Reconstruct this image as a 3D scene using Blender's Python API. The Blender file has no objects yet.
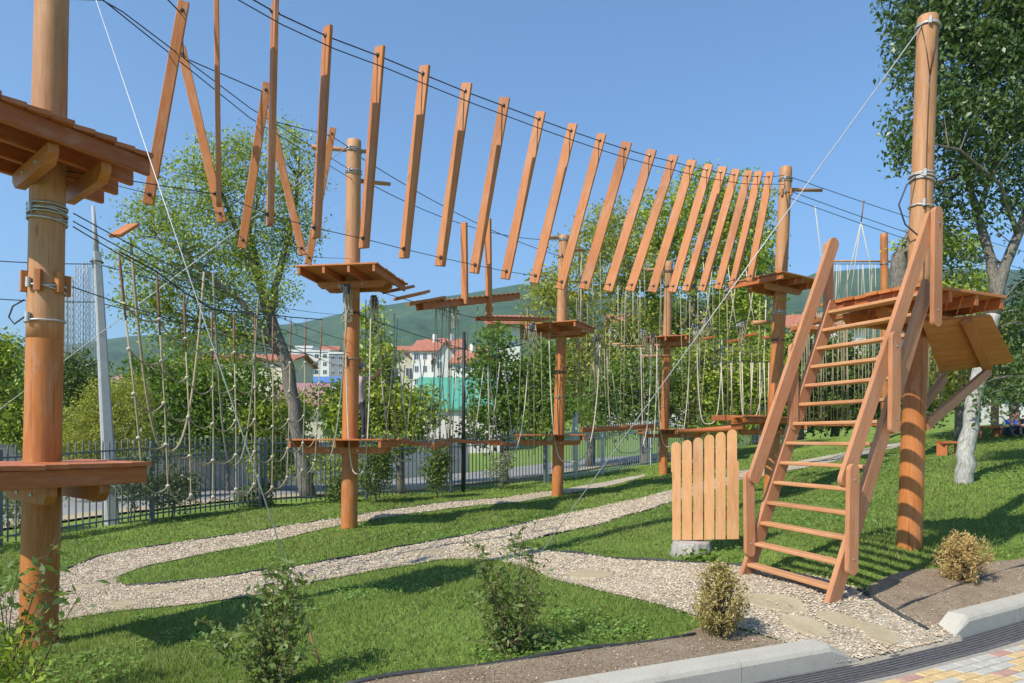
import bpy, math, random
import numpy as np
from mathutils import Vector, Matrix
from mathutils.geometry import delaunay_2d_cdt
random.seed(7); RNG = np.random.default_rng(11)
SC = bpy.context.scene
COL = SC.collection
F, CX, HY, EYE = 720.0, 512.0, 440.0, 1.6
R = math.radians

def at(px, py, d):
    return Vector(((px-CX)/F*d, d, EYE+(HY-py)/F*d))

# ------------------------------------------------------------------ materials
def newmat(name):
    m = bpy.data.materials.new(name); m.use_nodes = True
    nt = m.node_tree; nt.nodes.clear()
    out = nt.nodes.new('ShaderNodeOutputMaterial')
    return m, nt, out
def N(nt, t, **kw):
    n = nt.nodes.new(t)
    for k, v in kw.items():
        if k in n.inputs: n.inputs[k].default_value = v
        else: setattr(n, k, v)
    return n
def L(nt, a, b): nt.links.new(a, b)
def ramp(nt, fac, stops):
    r = nt.nodes.new('ShaderNodeValToRGB')
    e = r.color_ramp.elements
    while len(e) > 1: e.remove(e[-1])
    e[0].position, e[0].color = stops[0][0], (*stops[0][1], 1)
    for p, c in stops[1:]:
        x = e.new(p); x.color = (*c, 1)
    L(nt, fac, r.inputs['Fac']); return r
def mixc(nt, fac, a, b, mode='MIX'):
    m = nt.nodes.new('ShaderNodeMix'); m.data_type = 'RGBA'; m.blend_type = mode
    for s, v in ((m.inputs['Factor'], fac), (m.inputs['A'], a), (m.inputs['B'], b)):
        if isinstance(v, (int, float)): s.default_value = v
        elif isinstance(v, tuple): s.default_value = (*v[:3], 1)
        else: L(nt, v, s)
    return m.outputs['Result']

def wood(name, c_dark, c_mid, c_light, rough=.55, crack=.5, grain=1.0):
    m, nt, out = newmat(name)
    uv = N(nt, 'ShaderNodeUVMap', uv_map='uv')
    mp = N(nt, 'ShaderNodeMapping'); mp.inputs['Scale'].default_value = (1.3, 16, 1)
    L(nt, uv.outputs[0], mp.inputs[0])
    n1 = N(nt, 'ShaderNodeTexNoise', Scale=3.0*grain, Detail=6.0, Roughness=.62, Distortion=.5)
    L(nt, mp.outputs[0], n1.inputs['Vector'])
    base = ramp(nt, n1.outputs['Fac'], [(.25, c_dark), (.5, c_mid), (.78, c_light)])
    mp2 = N(nt, 'ShaderNodeMapping'); mp2.inputs['Scale'].default_value = (.35, .35, 1)
    L(nt, uv.outputs[0], mp2.inputs[0])
    n2 = N(nt, 'ShaderNodeTexNoise', Scale=1.7, Detail=3.0); L(nt, mp2.outputs[0], n2.inputs['Vector'])
    tint = ramp(nt, n2.outputs['Fac'], [(.3, (.72, .68, .66)), (.5, (1, 1, 1)), (.72, (1.0, 1.0, 1.0))])
    col = mixc(nt, 1.0, base.outputs[0], tint.outputs[0], 'MULTIPLY')
    # knots
    mp3 = N(nt, 'ShaderNodeMapping'); mp3.inputs['Scale'].default_value = (1.0, 4.0, 1)
    L(nt, uv.outputs[0], mp3.inputs[0])
    vo = N(nt, 'ShaderNodeTexVoronoi', Scale=1.3); L(nt, mp3.outputs[0], vo.inputs['Vector'])
    kn = ramp(nt, vo.outputs['Distance'], [(.02, (.42, .34, .3)), (.09, (1, 1, 1))])
    col = mixc(nt, .8, col, kn.outputs[0], 'MULTIPLY')
    # long checks
    mp4 = N(nt, 'ShaderNodeMapping'); mp4.inputs['Scale'].default_value = (.55, 26, 1)
    L(nt, uv.outputs[0], mp4.inputs[0])
    n4 = N(nt, 'ShaderNodeTexNoise', Scale=1.6, Detail=2.0, Distortion=.3); L(nt, mp4.outputs[0], n4.inputs['Vector'])
    ck = ramp(nt, n4.outputs['Fac'], [(.27, (.3, .24, .2)), (.335, (1, 1, 1))])
    col = mixc(nt, crack, col, ck.outputs[0], 'MULTIPLY')
    n5 = N(nt, 'ShaderNodeTexNoise', Scale=2.6, Detail=7.0, Roughness=.7, Distortion=.8); L(nt, mp3.outputs[0], n5.inputs['Vector'])
    w5 = ramp(nt, n5.outputs['Fac'], [(.50, (0, 0, 0)), (.72, (.42, .42, .42))])
    col = mixc(nt, w5.outputs[0], col, (c_light[0]*.85+.02, c_light[0]*.58+.02, c_light[0]*.40+.02))
    n6 = N(nt, 'ShaderNodeTexNoise', Scale=9.0, Detail=5.0, Roughness=.7); L(nt, mp3.outputs[0], n6.inputs['Vector'])
    w6 = ramp(nt, n6.outputs['Fac'], [(.22, (.55, .48, .42)), (.40, (1, 1, 1))]); col = mixc(nt, .7, col, w6.outputs[0], 'MULTIPLY')
    p = N(nt, 'ShaderNodeBsdfPrincipled', Roughness=rough)
    p.inputs['Specular IOR Level'].default_value = .35
    L(nt, col, p.inputs['Base Color'])
    bp = N(nt, 'ShaderNodeBump', Strength=.35, Distance=.004)
    hh = N(nt, 'ShaderNodeMath', operation='MULTIPLY'); L(nt, n1.outputs['Fac'], hh.inputs[0]); L(nt, ck.outputs[0], hh.inputs[1])
    L(nt, hh.outputs[0], bp.inputs['Height']); L(nt, bp.outputs[0], p.inputs['Normal'])
    L(nt, p.outputs[0], out.inputs[0])
    return m

def plain(name, c, rough=.6, metal=0.0, var=.25, scale=6.0, bump=.0, spec=.4, detail=5.0):
    m, nt, out = newmat(name)
    tc = N(nt, 'ShaderNodeTexCoord')
    n = N(nt, 'ShaderNodeTexNoise', Scale=scale, Detail=detail, Roughness=.6); L(nt, tc.outputs['Object'], n.inputs['Vector'])
    lo = tuple(x*(1-var) for x in c); hi = tuple(min(1, x*(1+var)) for x in c)
    r = ramp(nt, n.outputs['Fac'], [(.3, lo), (.7, hi)])
    p = N(nt, 'ShaderNodeBsdfPrincipled', Roughness=rough, Metallic=metal)
    p.inputs['Specular IOR Level'].default_value = spec
    L(nt, r.outputs[0], p.inputs['Base Color'])
    if bump:
        b = N(nt, 'ShaderNodeBump', Strength=bump, Distance=.01); L(nt, n.outputs['Fac'], b.inputs['Height']); L(nt, b.outputs[0], p.inputs['Normal'])
    L(nt, p.outputs[0], out.inputs[0])
    return m

def leafmat(name, stops, trans=.3, rough=.45, spec=.3, upn=0.):
    m, nt, out = newmat(name)
    a = N(nt, 'ShaderNodeAttribute', attribute_name='tint')
    r = ramp(nt, a.outputs['Fac'], stops)
    p = N(nt, 'ShaderNodeBsdfPrincipled', Roughness=rough); p.inputs['Specular IOR Level'].default_value = spec
    L(nt, r.outputs[0], p.inputs['Base Color'])
    t = N(nt, 'ShaderNodeBsdfTranslucent')
    tcol = mixc(nt, 1.0, r.outputs[0], (1.35, 1.25, .55), 'MULTIPLY'); L(nt, tcol, t.inputs['Color'])
    if upn:
        g = N(nt, 'ShaderNodeNewGeometry'); vm = N(nt, 'ShaderNodeMix', data_type='VECTOR'); vm.inputs['Factor'].default_value = upn
        L(nt, g.outputs['Normal'], vm.inputs[4]); vm.inputs[5].default_value = (0, 0, 1)
        nv = N(nt, 'ShaderNodeVectorMath', operation='NORMALIZE'); L(nt, vm.outputs[1], nv.inputs[0]); L(nt, nv.outputs[0], p.inputs['Normal'])
    mx = N(nt, 'ShaderNodeMixShader'); mx.inputs[0].default_value = trans
    L(nt, p.outputs[0], mx.inputs[1]); L(nt, t.outputs[0], mx.inputs[2]); L(nt, mx.outputs[0], out.inputs[0])
    return m

def barkmat(name, c1, c2, c3):
    m, nt, out = newmat(name)
    uv = N(nt, 'ShaderNodeUVMap', uv_map='uv')
    mp = N(nt, 'ShaderNodeMapping'); mp.inputs['Scale'].default_value = (3, 9, 1); L(nt, uv.outputs[0], mp.inputs[0])
    n = N(nt, 'ShaderNodeTexNoise', Scale=3.0, Detail=8.0, Roughness=.7, Distortion=.6); L(nt, mp.outputs[0], n.inputs['Vector'])
    r = ramp(nt, n.outputs['Fac'], [(.3, c1), (.5, c2), (.68, c3)])
    p = N(nt, 'ShaderNodeBsdfPrincipled', Roughness=.9); p.inputs['Specular IOR Level'].default_value = .15
    L(nt, r.outputs[0], p.inputs['Base Color'])
    b = N(nt, 'ShaderNodeBump', Strength=.7, Distance=.02); L(nt, n.outputs['Fac'], b.inputs['Height']); L(nt, b.outputs[0], p.inputs['Normal'])
    L(nt, p.outputs[0], out.inputs[0]); return m

def groundmat(name, stops, s1, s2, bump=.4, dist=.02, rough=.95):
    m, nt, out = newmat(name)
    g = N(nt, 'ShaderNodeNewGeometry')
    a = N(nt, 'ShaderNodeTexNoise', Scale=s1, Detail=6.0, Roughness=.65); L(nt, g.outputs['Position'], a.inputs['Vector'])
    b = N(nt, 'ShaderNodeTexNoise', Scale=s2, Detail=8.0, Roughness=.7); L(nt, g.outputs['Position'], b.inputs['Vector'])
    mm = N(nt, 'ShaderNodeMath', operation='MULTIPLY_ADD'); L(nt, a.outputs['Fac'], mm.inputs[0]); mm.inputs[1].default_value = .5
    h = N(nt, 'ShaderNodeMath', operation='MULTIPLY'); L(nt, b.outputs['Fac'], h.inputs[0]); h.inputs[1].default_value = .5
    L(nt, h.outputs[0], mm.inputs[2])
    r = ramp(nt, mm.outputs[0], stops)
    p = N(nt, 'ShaderNodeBsdfPrincipled', Roughness=rough); p.inputs['Specular IOR Level'].default_value = .15
    L(nt, r.outputs[0], p.inputs['Base Color'])
    bp = N(nt, 'ShaderNodeBump', Strength=bump, Distance=dist); L(nt, b.outputs['Fac'], bp.inputs['Height']); L(nt, bp.outputs[0], p.inputs['Normal'])
    L(nt, p.outputs[0], out.inputs[0]); return m

M = {}
M['pole'] = wood('stained_log', (.34, .105, .024), (.45, .155, .036), (.53, .205, .056), rough=.5, crack=.8, grain=.8)
M['polet'] = wood('faded_log', (.35, .155, .062), (.44, .215, .092), (.52, .27, .13), rough=.6, crack=.8, grain=.8)
M['wood'] = wood('stained_board', (.38, .118, .030), (.47, .162, .042), (.54, .205, .062), crack=.3)
M['deck'] = wood('red_stained_deck', (.34, .088, .022), (.43, .125, .034), (.48, .16, .052), crack=.3)
M['rail'] = wood('faded_rose_board', (.37, .150, .066), (.45, .195, .088), (.52, .25, .125), crack=.3)
M['tread'] = wood('worn_tread_board', (.40, .18, .075), (.52, .25, .11), (.60, .32, .155), crack=.35)
M['picket'] = wood('honey_picket', (.50, .23, .085), (.60, .30, .125), (.66, .36, .165), crack=.2)
M['rope'] = plain('tan_rope', (.33, .275, .18), .9, var=.25, scale=60, spec=.1)
M['ropew'] = plain('pale_rope', (.52, .46, .35), .9, var=.2, scale=60, spec=.1)
M['ropeg'] = plain('grey_green_rope', (.20, .20, .14), .9, var=.25, scale=60, spec=.1)
M['ropered'] = plain('brown_sleeve', (.23, .13, .09), .85, var=.3, scale=40, spec=.1)
M['cable'] = plain('dark_steel_cable', (.045, .05, .055), .5, metal=.3, var=.2)
M['cablel'] = plain('galvanised_cable', (.46, .46, .45), .5, metal=.3, var=.15, scale=30)
M['steel'] = plain('galvanised_steel', (.42, .42, .41), .4, metal=.7, var=.2, scale=20)
M['bolt'] = plain('dark_bolt', (.10, .08, .07), .4, metal=.8, var=.2)
M['fence'] = plain('grey_blue_fence_paint', (.12, .132, .14), .5, var=.15, scale=12)
M['fence_sunlit'] = plain('fence_paint_sunlit_tone', (.40, .43, .46), .5, var=.12, scale=12)  # same grey-blue steel paint, with the sun's reflection put into the base colour
M['black'] = plain('black_paint', (.018, .018, .02), .5, var=.2)
M['grate'] = plain('drain_grate_iron', (.105, .10, .10), .6, var=.3, scale=20)
M['plastic'] = plain('black_plastic_edging', (.035, .035, .036), .6, var=.4, scale=14)
M['concrete'] = groundmat('kerb_concrete', [(.3, (.27, .245, .19)), (.43, (.39, .36, .30)), (.58, (.45, .42, .35)), (.72, (.52, .49, .42))], 4.0, 70, .25, .006)
M['conpole'] = plain('pole_concrete', (.35, .355, .35), .9, var=.12, scale=5, bump=.15)
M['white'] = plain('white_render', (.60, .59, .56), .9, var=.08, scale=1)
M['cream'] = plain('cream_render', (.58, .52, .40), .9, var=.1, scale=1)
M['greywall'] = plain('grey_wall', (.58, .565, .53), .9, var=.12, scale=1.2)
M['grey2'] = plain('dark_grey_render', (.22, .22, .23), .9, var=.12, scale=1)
M['pinkwall'] = plain('pale_pink_wall', (.62, .55, .51), .9, var=.08, scale=1)
M['rooft'] = plain('terracotta_roof', (.36, .135, .08), .85, var=.35, scale=2.5)
M['roofp'] = plain('pink_metal_roof', (.36, .18, .165), .6, var=.14, scale=1.5)
M['roofg'] = plain('mint_metal_roof', (.085, .32, .22), .5, var=.12, scale=.6)
M['roofb'] = plain('blue_metal_roof', (.09, .18, .38), .5, var=.1, scale=.6)
M['glass'] = plain('dark_window_glass', (.05, .065, .08), .15, var=.2, spec=.6)
M['asphalt'] = groundmat('asphalt', [(.35, (.20, .20, .195)), (.65, (.30, .295, .285))], .6, 40, .2, .01)
M['lawn'] = groundmat('lawn_ground', [(.3, (.095, .145, .026)), (.47, (.15, .22, .04)), (.6, (.19, .265, .055)), (.74, (.25, .25, .10))], 1.1, 30, .5, .02)
M['gravel_base'] = groundmat('gravel_bed', [(.3, (0.255, 0.212, 0.160)), (.5, (0.425, 0.365, 0.277)), (.7, (0.561, 0.493, 0.386))], 2.0, 55, .9, .02)
M['soil'] = groundmat('dry_soil', [(.3, (.17, .122, .08)), (.45, (.31, .23, .155)), (.58, (.41, .32, .225)), (.7, (.51, .42, .31))], 2.2, 42, 1.0, .035)
M['flag'] = groundmat('flagstone', [(.3, (.28, .225, .135)), (.5, (.38, .31, .195)), (.7, (.46, .39, .265))], 3.0, 30, .5, .01)
M['bark'] = barkmat('grey_brown_bark', (.06, .05, .04), (.16, .14, .115), (.28, .255, .22))
M['barkp'] = barkmat('pale_bark', (.16, .14, .115), (.36, .34, .30), (.56, .54, .50))
M['stump'] = barkmat('weathered_stump', (.22, .19, .16), (.36, .33, .29), (.48, .45, .41))
M['twig'] = plain('brown_twig', (.12, .075, .045), .9, var=.3, scale=20)
G = lambda d, m_, l: [(0, d), (.5, m_), (1, l)]
M['leaf_elm'] = leafmat('elm_leaf', G((0.129, 0.192, 0.029), (0.269, 0.355, 0.047), (0.482, 0.526, 0.075)))
M['leaf_big'] = leafmat('dark_glossy_leaf', G((0.041, 0.080, 0.022), (0.089, 0.147, 0.042), (0.192, 0.254, 0.099)), .28, .36, .5)
M['leaf_bright'] = leafmat('bright_leaf', G((0.066, 0.130, 0.020), (0.138, 0.232, 0.037), (0.231, 0.335, 0.072)), .36)
M['leaf_olive'] = leafmat('olive_leaf', G((0.170, 0.199, 0.039), (0.319, 0.354, 0.065), (0.489, 0.482, 0.107)), .4)
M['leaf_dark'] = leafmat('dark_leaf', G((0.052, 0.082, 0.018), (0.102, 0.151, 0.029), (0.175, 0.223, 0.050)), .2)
M['leaf_yel'] = leafmat('yellow_conifer_leaf', G((.19, .17, .045), (.36, .295, .10), (.50, .38, .17)), .25)
M['leaf_dry'] = leafmat('dry_conifer_leaf', G((0.291, 0.194, 0.063), (0.493, 0.346, 0.137), (0.627, 0.475, 0.221)), .25)
M['leaf_shrub'] = leafmat('young_shrub_leaf', G((.085, .135, .036), (.165, .235, .065), (.30, .36, .14)), .45)
M['leaf_grey'] = leafmat('grey_green_leaf', G((0.120, 0.156, 0.077), (0.204, 0.240, 0.132), (0.312, 0.348, 0.209)), .3)
M['leaf_weed'] = leafmat('weed_leaf', G((.08, .17, .03), (.16, .28, .05), (.27, .40, .10)), .3, .5, upn=.4)
M['grass'] = leafmat('grass_blade', [(0, (.10, .165, .026)), (.45, (.175, .27, .045)), (.8, (.255, .335, .075)), (1, (.44, .40, .19))], .35, .5, upn=.75)
m_, nt_, o_ = newmat('gravel_stone')
a_ = N(nt_, 'ShaderNodeAttribute', attribute_name='tint')
r_ = ramp(nt_, a_.outputs['Fac'], [(0, (.19, .135, .085)), (.35, (.38, .295, .195)), (.7, (.52, .425, .30)), (1, (.66, .58, .45))])
p_ = N(nt_, 'ShaderNodeBsdfPrincipled', Roughness=.85); L(nt_, r_.outputs[0], p_.inputs['Base Color']); L(nt_, p_.outputs[0], o_.inputs[0])
M['stone'] = m_

# ------------------------------------------------------------------ mesh builder
class MB:
    def __init__(s): s.v = []; s.f = []; s.uv = []; s.mi = []; s.sm = []
    def loft(s, rings, us, closed=True, cap=True, smooth=True, off=None, mi=0, per=None):
        n = len(rings[0]); b = len(s.v)
        if off is None: off = (random.random()*60, random.random()*60)
        if per is None:
            per = [0.0]
            for k in range(n): per.append(per[-1]+(rings[0][(k+1) % n]-rings[0][k]).length)
        for r in rings: s.v.extend(r)
        for i in range(len(rings)-1):
            for k in range(n if closed else n-1):
                k2 = (k+1) % n
                s.f.append((b+i*n+k, b+i*n+k2, b+(i+1)*n+k2, b+(i+1)*n+k))
                s.uv.append(((us[i]+off[0], per[k]+off[1]), (us[i]+off[0], per[k+1]+off[1]), (us[i+1]+off[0], per[k+1]+off[1]), (us[i+1]+off[0], per[k]+off[1])))
                s.mi.append(mi); s.sm.append(smooth)
        if cap:
            for i, rev in ((0, True), (len(rings)-1, False)):
                idx = [b+i*n+k for k in range(n)]
                if rev: idx.reverse()
                s.f.append(tuple(idx)); s.mi.append(mi); s.sm.append(False)
                s.uv.append(tuple((off[0]+s.v[j].x, off[1]+s.v[j].y*.2+s.v[j].z*.2) for j in idx))
    def tube(s, pts, rad, n=8, cap=True, mi=0):
        pts = [Vector(p) for p in pts]
        if not isinstance(rad, (list, tuple)): rad = [rad]*len(pts)
        t0 = (pts[1]-pts[0]).normalized()
        a = t0.orthogonal().normalized()
        rings = []; us = []; u = 0
        for i, p in enumerate(pts):
            t = (pts[min(i+1, len(pts)-1)]-pts[max(i-1, 0)])
            t = t.normalized() if t.length > 1e-9 else t0
            a = (a-t*a.dot(t)); a = a.normalized() if a.length > 1e-6 else t.orthogonal().normalized()
            c = t.cross(a)
            rings.append([p+(a*math.cos(2*math.pi*k/n)+c*math.sin(2*math.pi*k/n))*rad[i] for k in range(n)])
            if i: u += (p-pts[i-1]).length
            us.append(u)
        s.loft(rings, us, cap=cap, mi=mi)
    def bar(s, p0, p1, w, h, up=(0, 0, 1), c=.006, mi=0):
        p0 = Vector(p0); p1 = Vector(p1); t = (p1-p0).normalized(); up = Vector(up)
        a = t.cross(up)
        a = a.normalized() if a.length > 1e-5 else t.orthogonal().normalized()
        b = a.cross(t)
        hw, hh = w/2, h/2; c = min(c, hw*.45, hh*.45)
        prof = [(hw-c, -hh), (hw, -hh+c), (hw, hh-c), (hw-c, hh), (-hw+c, hh), (-hw, hh-c), (-hw, -hh+c), (-hw+c, -hh)]
        s.loft([[p+a*x+b*y for x, y in prof] for p in (p0, p1)], [0, (p1-p0).length], smooth=False, mi=mi)
    def prism(s, outline, o, ax, ay, depth, mi=0):
        o, ax, ay = Vector(o), Vector(ax), Vector(ay); nz = ax.cross(ay).normalized()
        off = (random.random()*60, random.random()*60); b = len(s.v); n = len(outline)
        for z in (-depth/2, depth/2):
            for x, y in outline: s.v.append(o+ax*x+ay*y+nz*z)
        s.f.append(tuple(b+n+k for k in range(n))); s.uv.append(tuple((y+off[0], x+off[1]) for x, y in outline))
        s.f.append(tuple(b+k for k in reversed(range(n)))); s.uv.append(tuple((y+off[0], x+off[1]+3) for x, y in reversed(outline)))
        s.mi += [mi, mi]; s.sm += [False, False]
        for k in range(n):
            k2 = (k+1) % n
            s.f.append((b+k, b+k2, b+n+k2, b+n+k)); x, y = outline[k]; x2, y2 = outline[k2]
            s.uv.append(((y+off[0], x+off[1]), (y2+off[0], x2+off[1]), (y2+off[0], x2+depth+off[1]), (y+off[0], x+depth+off[1])))
            s.mi.append(mi); s.sm.append(False)
    def quad(s, a, b, c, d, mi=0):
        i = len(s.v); s.v += [Vector(a), Vector(b), Vector(c), Vector(d)]
        s.f.append((i, i+1, i+2, i+3)); w = (s.v[i+1]-s.v[i]).length; h = (s.v[i+3]-s.v[i]).length
        s.uv.append(((0, 0), (w, 0), (w, h), (0, h))); s.mi.append(mi); s.sm.append(False)
    def poly(s, pts, mi=0):
        i = len(s.v); s.v += [Vector(p) for p in pts]; n = len(pts)
        s.f.append(tuple(range(i, i+n))); s.uv.append(tuple((p[0], p[1]) for p in pts)); s.mi.append(mi); s.sm.append(False)
    def blob(s, c, r, n=8, m=5, jit=.1, mi=0):
        c = Vector(c); r = r if isinstance(r, (tuple, list)) else (r, r, r)
        rings = []
        for i in range(m+1):
            th = math.pi*(i/m*.94+.03)
            rings.append([c+Vector((r[0]*math.sin(th)*math.cos(2*math.pi*k/n), r[1]*math.sin(th)*math.sin(2*math.pi*k/n), -r[2]*math.cos(th)))*(1+random.uniform(-jit, jit)) for k in range(n)])
        s.loft(rings, [i*.1 for i in range(m+1)], mi=mi)
    def build(s, name, mat, parent=None, origin=None):
        me = bpy.data.meshes.new(name)
        if parent is not None: o = Vector(parent['_o'])
        elif origin is not None: o = Vector(origin)
        else:
            zs = min(v.z for v in s.v); n = len(s.v)
            o = Vector((sum(v.x for v in s.v)/n, sum(v.y for v in s.v)/n, zs))
        me.from_pydata([tuple(v-o) for v in s.v], [], s.f)
        ul = me.uv_layers.new(name='uv')
        ul.data.foreach_set('uv', np.array([c for f in s.uv for p in f for c in p], dtype=np.float32))
        mats = mat if isinstance(mat, (list, tuple)) else [mat]
        for m in mats: me.materials.append(m)
        me.polygons.foreach_set('material_index', np.array(s.mi, dtype=np.int32))
        me.polygons.foreach_set('use_smooth', np.array(s.sm, dtype=bool))
        me.update()
        ob = bpy.data.objects.new(name, me); COL.objects.link(ob)
        if parent is not None:
            ob.parent = parent; ob['_o'] = tuple(o)
        else:
            ob.location = o; ob['_o'] = tuple(o)
        return ob
def tag(o, label, cat, group=None, kind=None):
    o['label'] = label; o['category'] = cat
    if group: o['group'] = group
    if kind: o['kind'] = kind
    return o
def thing(name, loc, label, cat, group=None):
    o = bpy.data.objects.new(name, None); COL.objects.link(o)
    o.empty_display_size = .2; o.location = loc; o['_o'] = tuple(loc)
    return tag(o, label, cat, group)
def struct(o): o['kind'] = 'structure'; return o
def ordn(i):
    return ['first', 'second', 'third', 'fourth', 'fifth', 'sixth', 'seventh', 'eighth', 'ninth', 'tenth', 'eleventh', 'twelfth', 'thirteenth', 'fourteenth', 'fifteenth', 'sixteenth', 'seventeenth', 'eighteenth', 'nineteenth', 'twentieth', 'twenty-first', 'twenty-second', 'twenty-third', 'twenty-fourth'][i]
def npmesh(name, verts, nper, mat, tint=None, parent=None, kind=None, smooth=False):
    """verts (n*nper,3): n separate faces of nper vertices each"""
    n = len(verts)//nper
    me = bpy.data.meshes.new(name)
    o = np.array(parent['_o']) if parent is not None else np.zeros(3)
    me.vertices.add(len(verts)); me.vertices.foreach_set('co', (verts-o).astype(np.float32).ravel())
    me.loops.add(n*nper); me.loops.foreach_set('vertex_index', np.arange(n*nper, dtype=np.int32))
    me.polygons.add(n); me.polygons.foreach_set('loop_start', np.arange(0, n*nper, nper, dtype=np.int32))
    if tint is not None:
        at_ = me.attributes.new('tint', 'FLOAT', 'FACE'); at_.data.foreach_set('value', tint.astype(np.float32))
    me.materials.append(mat); me.update(calc_edges=True)
    ob = bpy.data.objects.new(name, me); COL.objects.link(ob)
    if parent is not None: ob.parent = parent
    return ob

# ------------------------------------------------------------------ terrain
KX = np.array([-30, -8, -2, -.6, .5, 1.55, 2.25, 3.21, 4.12, 5.5, 9, 20, 60.]); KY = np.array([-10, -.1, 2.7, 3.33, 3.85, 4.35, 4.68, 5.22, 5.80, 6.7, 9.0, 16, 42.])
PAVE = .15
def yline(x): return np.interp(x, KX, KY)
CP = []
for px, py, d in [(42, 645, 5.3), (349, 528, 13.3), (557, 496, 18.5), (663, 474, 23.5), (771, 498, 15.5), (911, 548, 7.4), (745, 577, 6.6), (835, 601, 5.6),
                  (963, 470, 13.5), (1000, 436, 24), (-60, 560, 11), (20, 541, 12.3), (260, 507, 16.6), (450, 493, 20), (560, 480, 23), (650, 466, 26)]:
    p = at(px, py, d); CP.append((p.x, p.y, p.z))
CP += [(2.0, 4.95, .25), (4.1, 6.15, .28), (1.0, 4.5, .25), (0, 4.0, .22), (-1, 3.4, .16), (-3, 2.9, .08), (-7, 4, .04), (2.62, 5.02, .17), (3.0, 5.25, .17), (3.1, 5.75, .30), (5.4, 7.1, .36),
       (-14, 8, -.05), (-6, 0, .05), (20, 20, 1.9), (20, 28, 2.5), (9, 9.8, .62), (14, 32, 1.9), (2, 34, .4), (-15, 27, -.15), (-22, 15, -.15), (-4, 28, 0.0), (-3, 33, .1), (1.6, 9, .30), (-1, 8, .12)]
CP = np.array(CP)
def _U(r2): return np.where(r2 > 1e-12, r2*np.log(np.maximum(r2, 1e-12)), 0)
_n = len(CP)
_K = _U(((CP[:, None, :2]-CP[None, :, :2])**2).sum(-1)) + np.eye(_n)*.15
_P = np.c_[np.ones(_n), CP[:, :2]]
_A = np.block([[_K, _P], [_P.T, np.zeros((3, 3))]])
_W = np.linalg.solve(_A, np.r_[CP[:, 2], 0, 0, 0])
def sstep(a, b, x):
    t = np.clip((x-a)/(b-a), 0, 1); return t*t*(3-2*t)
def ground(x, y):
    x = np.asarray(x, float); y = np.asarray(y, float); sh = x.shape
    xf, yf = x.ravel(), y.ravel()
    xc = np.clip(xf, -22, 24); yc = np.clip(yf, -4, 36)
    r2 = (xc[:, None]-CP[None, :, 0])**2+(yc[:, None]-CP[None, :, 1])**2
    z = _U(r2) @ _W[:_n] + _W[_n] + _W[_n+1]*xc + _W[_n+2]*yc
    z = z + .012*np.sin(xf*2.1+1)*np.sin(yf*1.7) + .008*np.sin(xf*5.3)*np.cos(yf*4.1)
    d = np.hypot(xf, yf)
    far = 9*sstep(45, 150, d)*(yf > 0) + .055*np.maximum(d-150, 0)*(yf > 0)
    w = sstep(30, 48, d)
    z = z*(1-w) + w*(.4+.035*np.clip(xf, -20, 60)) + far
    s = yf - yline(xf)
    z = np.where((s < -.02) & (d < 60), PAVE-.03, z)
    z = np.where((s >= -.02) & (s < .4) & (d < 15), np.maximum(z, .156), z)
    return z.reshape(sh)
def gz(x, y): return float(ground(np.array([x]), np.array([y]))[0])
_D = np.r_[np.arange(2, 40, .02)]
def pg(px, py):
    """point of the ground seen at a photo pixel"""
    k = (px-CX)/F; zr = EYE+(HY-py)/F*_D
    g = ground(k*_D, _D); i = int(np.argmax(zr <= g))
    if zr[i] > g[i]: i = len(_D)-1
    d = _D[i]; return Vector((k*d, d, g[i]))
def onground(x, y, dz=0): return Vector((x, y, gz(x, y)+dz))

def axis(lo, hi, step, far_lo, far_hi):
    a = list(np.arange(lo, hi+1e-6, step)); s = step; x = hi
    while x < far_hi: s *= 1.22; x += s; a.append(x)
    s = step; x = lo; b = []
    while x > far_lo: s *= 1.22; x -= s; b.append(x)
    return np.array(b[::-1]+a)
gxs = axis(-14, 18, .16, -2600, 2600); gys = axis(0, 30, .16, -300, 3200)
GX, GY = np.meshgrid(gxs, gys); GZ = ground(GX, GY)
_s = GY-yline(GX); GZ = np.where((_s > -.45) & (_s < .5) & (GX > -8) & (GX < 18), GZ-.09, GZ)
me = bpy.data.meshes.new('ground'); nx, ny = len(gxs), len(gys)
me.vertices.add(nx*ny); me.vertices.foreach_set('co', np.stack([GX, GY, GZ], -1).astype(np.float32).ravel())
ii = (np.arange(ny-1)[:, None]*nx+np.arange(nx-1)[None, :]).ravel()
q = np.stack([ii, ii+1, ii+1+nx, ii+nx], -1).astype(np.int32)
me.loops.add(q.size); me.loops.foreach_set('vertex_index', q.ravel())
me.polygons.add(len(q)); me.polygons.foreach_set('loop_start', np.arange(0, q.size, 4, dtype=np.int32))
me.polygons.foreach_set('use_smooth', np.ones(len(q), bool)); me.materials.append(M['lawn']); me.update(calc_edges=True)
o = bpy.data.objects.new('ground', me); COL.objects.link(o); struct(o)

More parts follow.
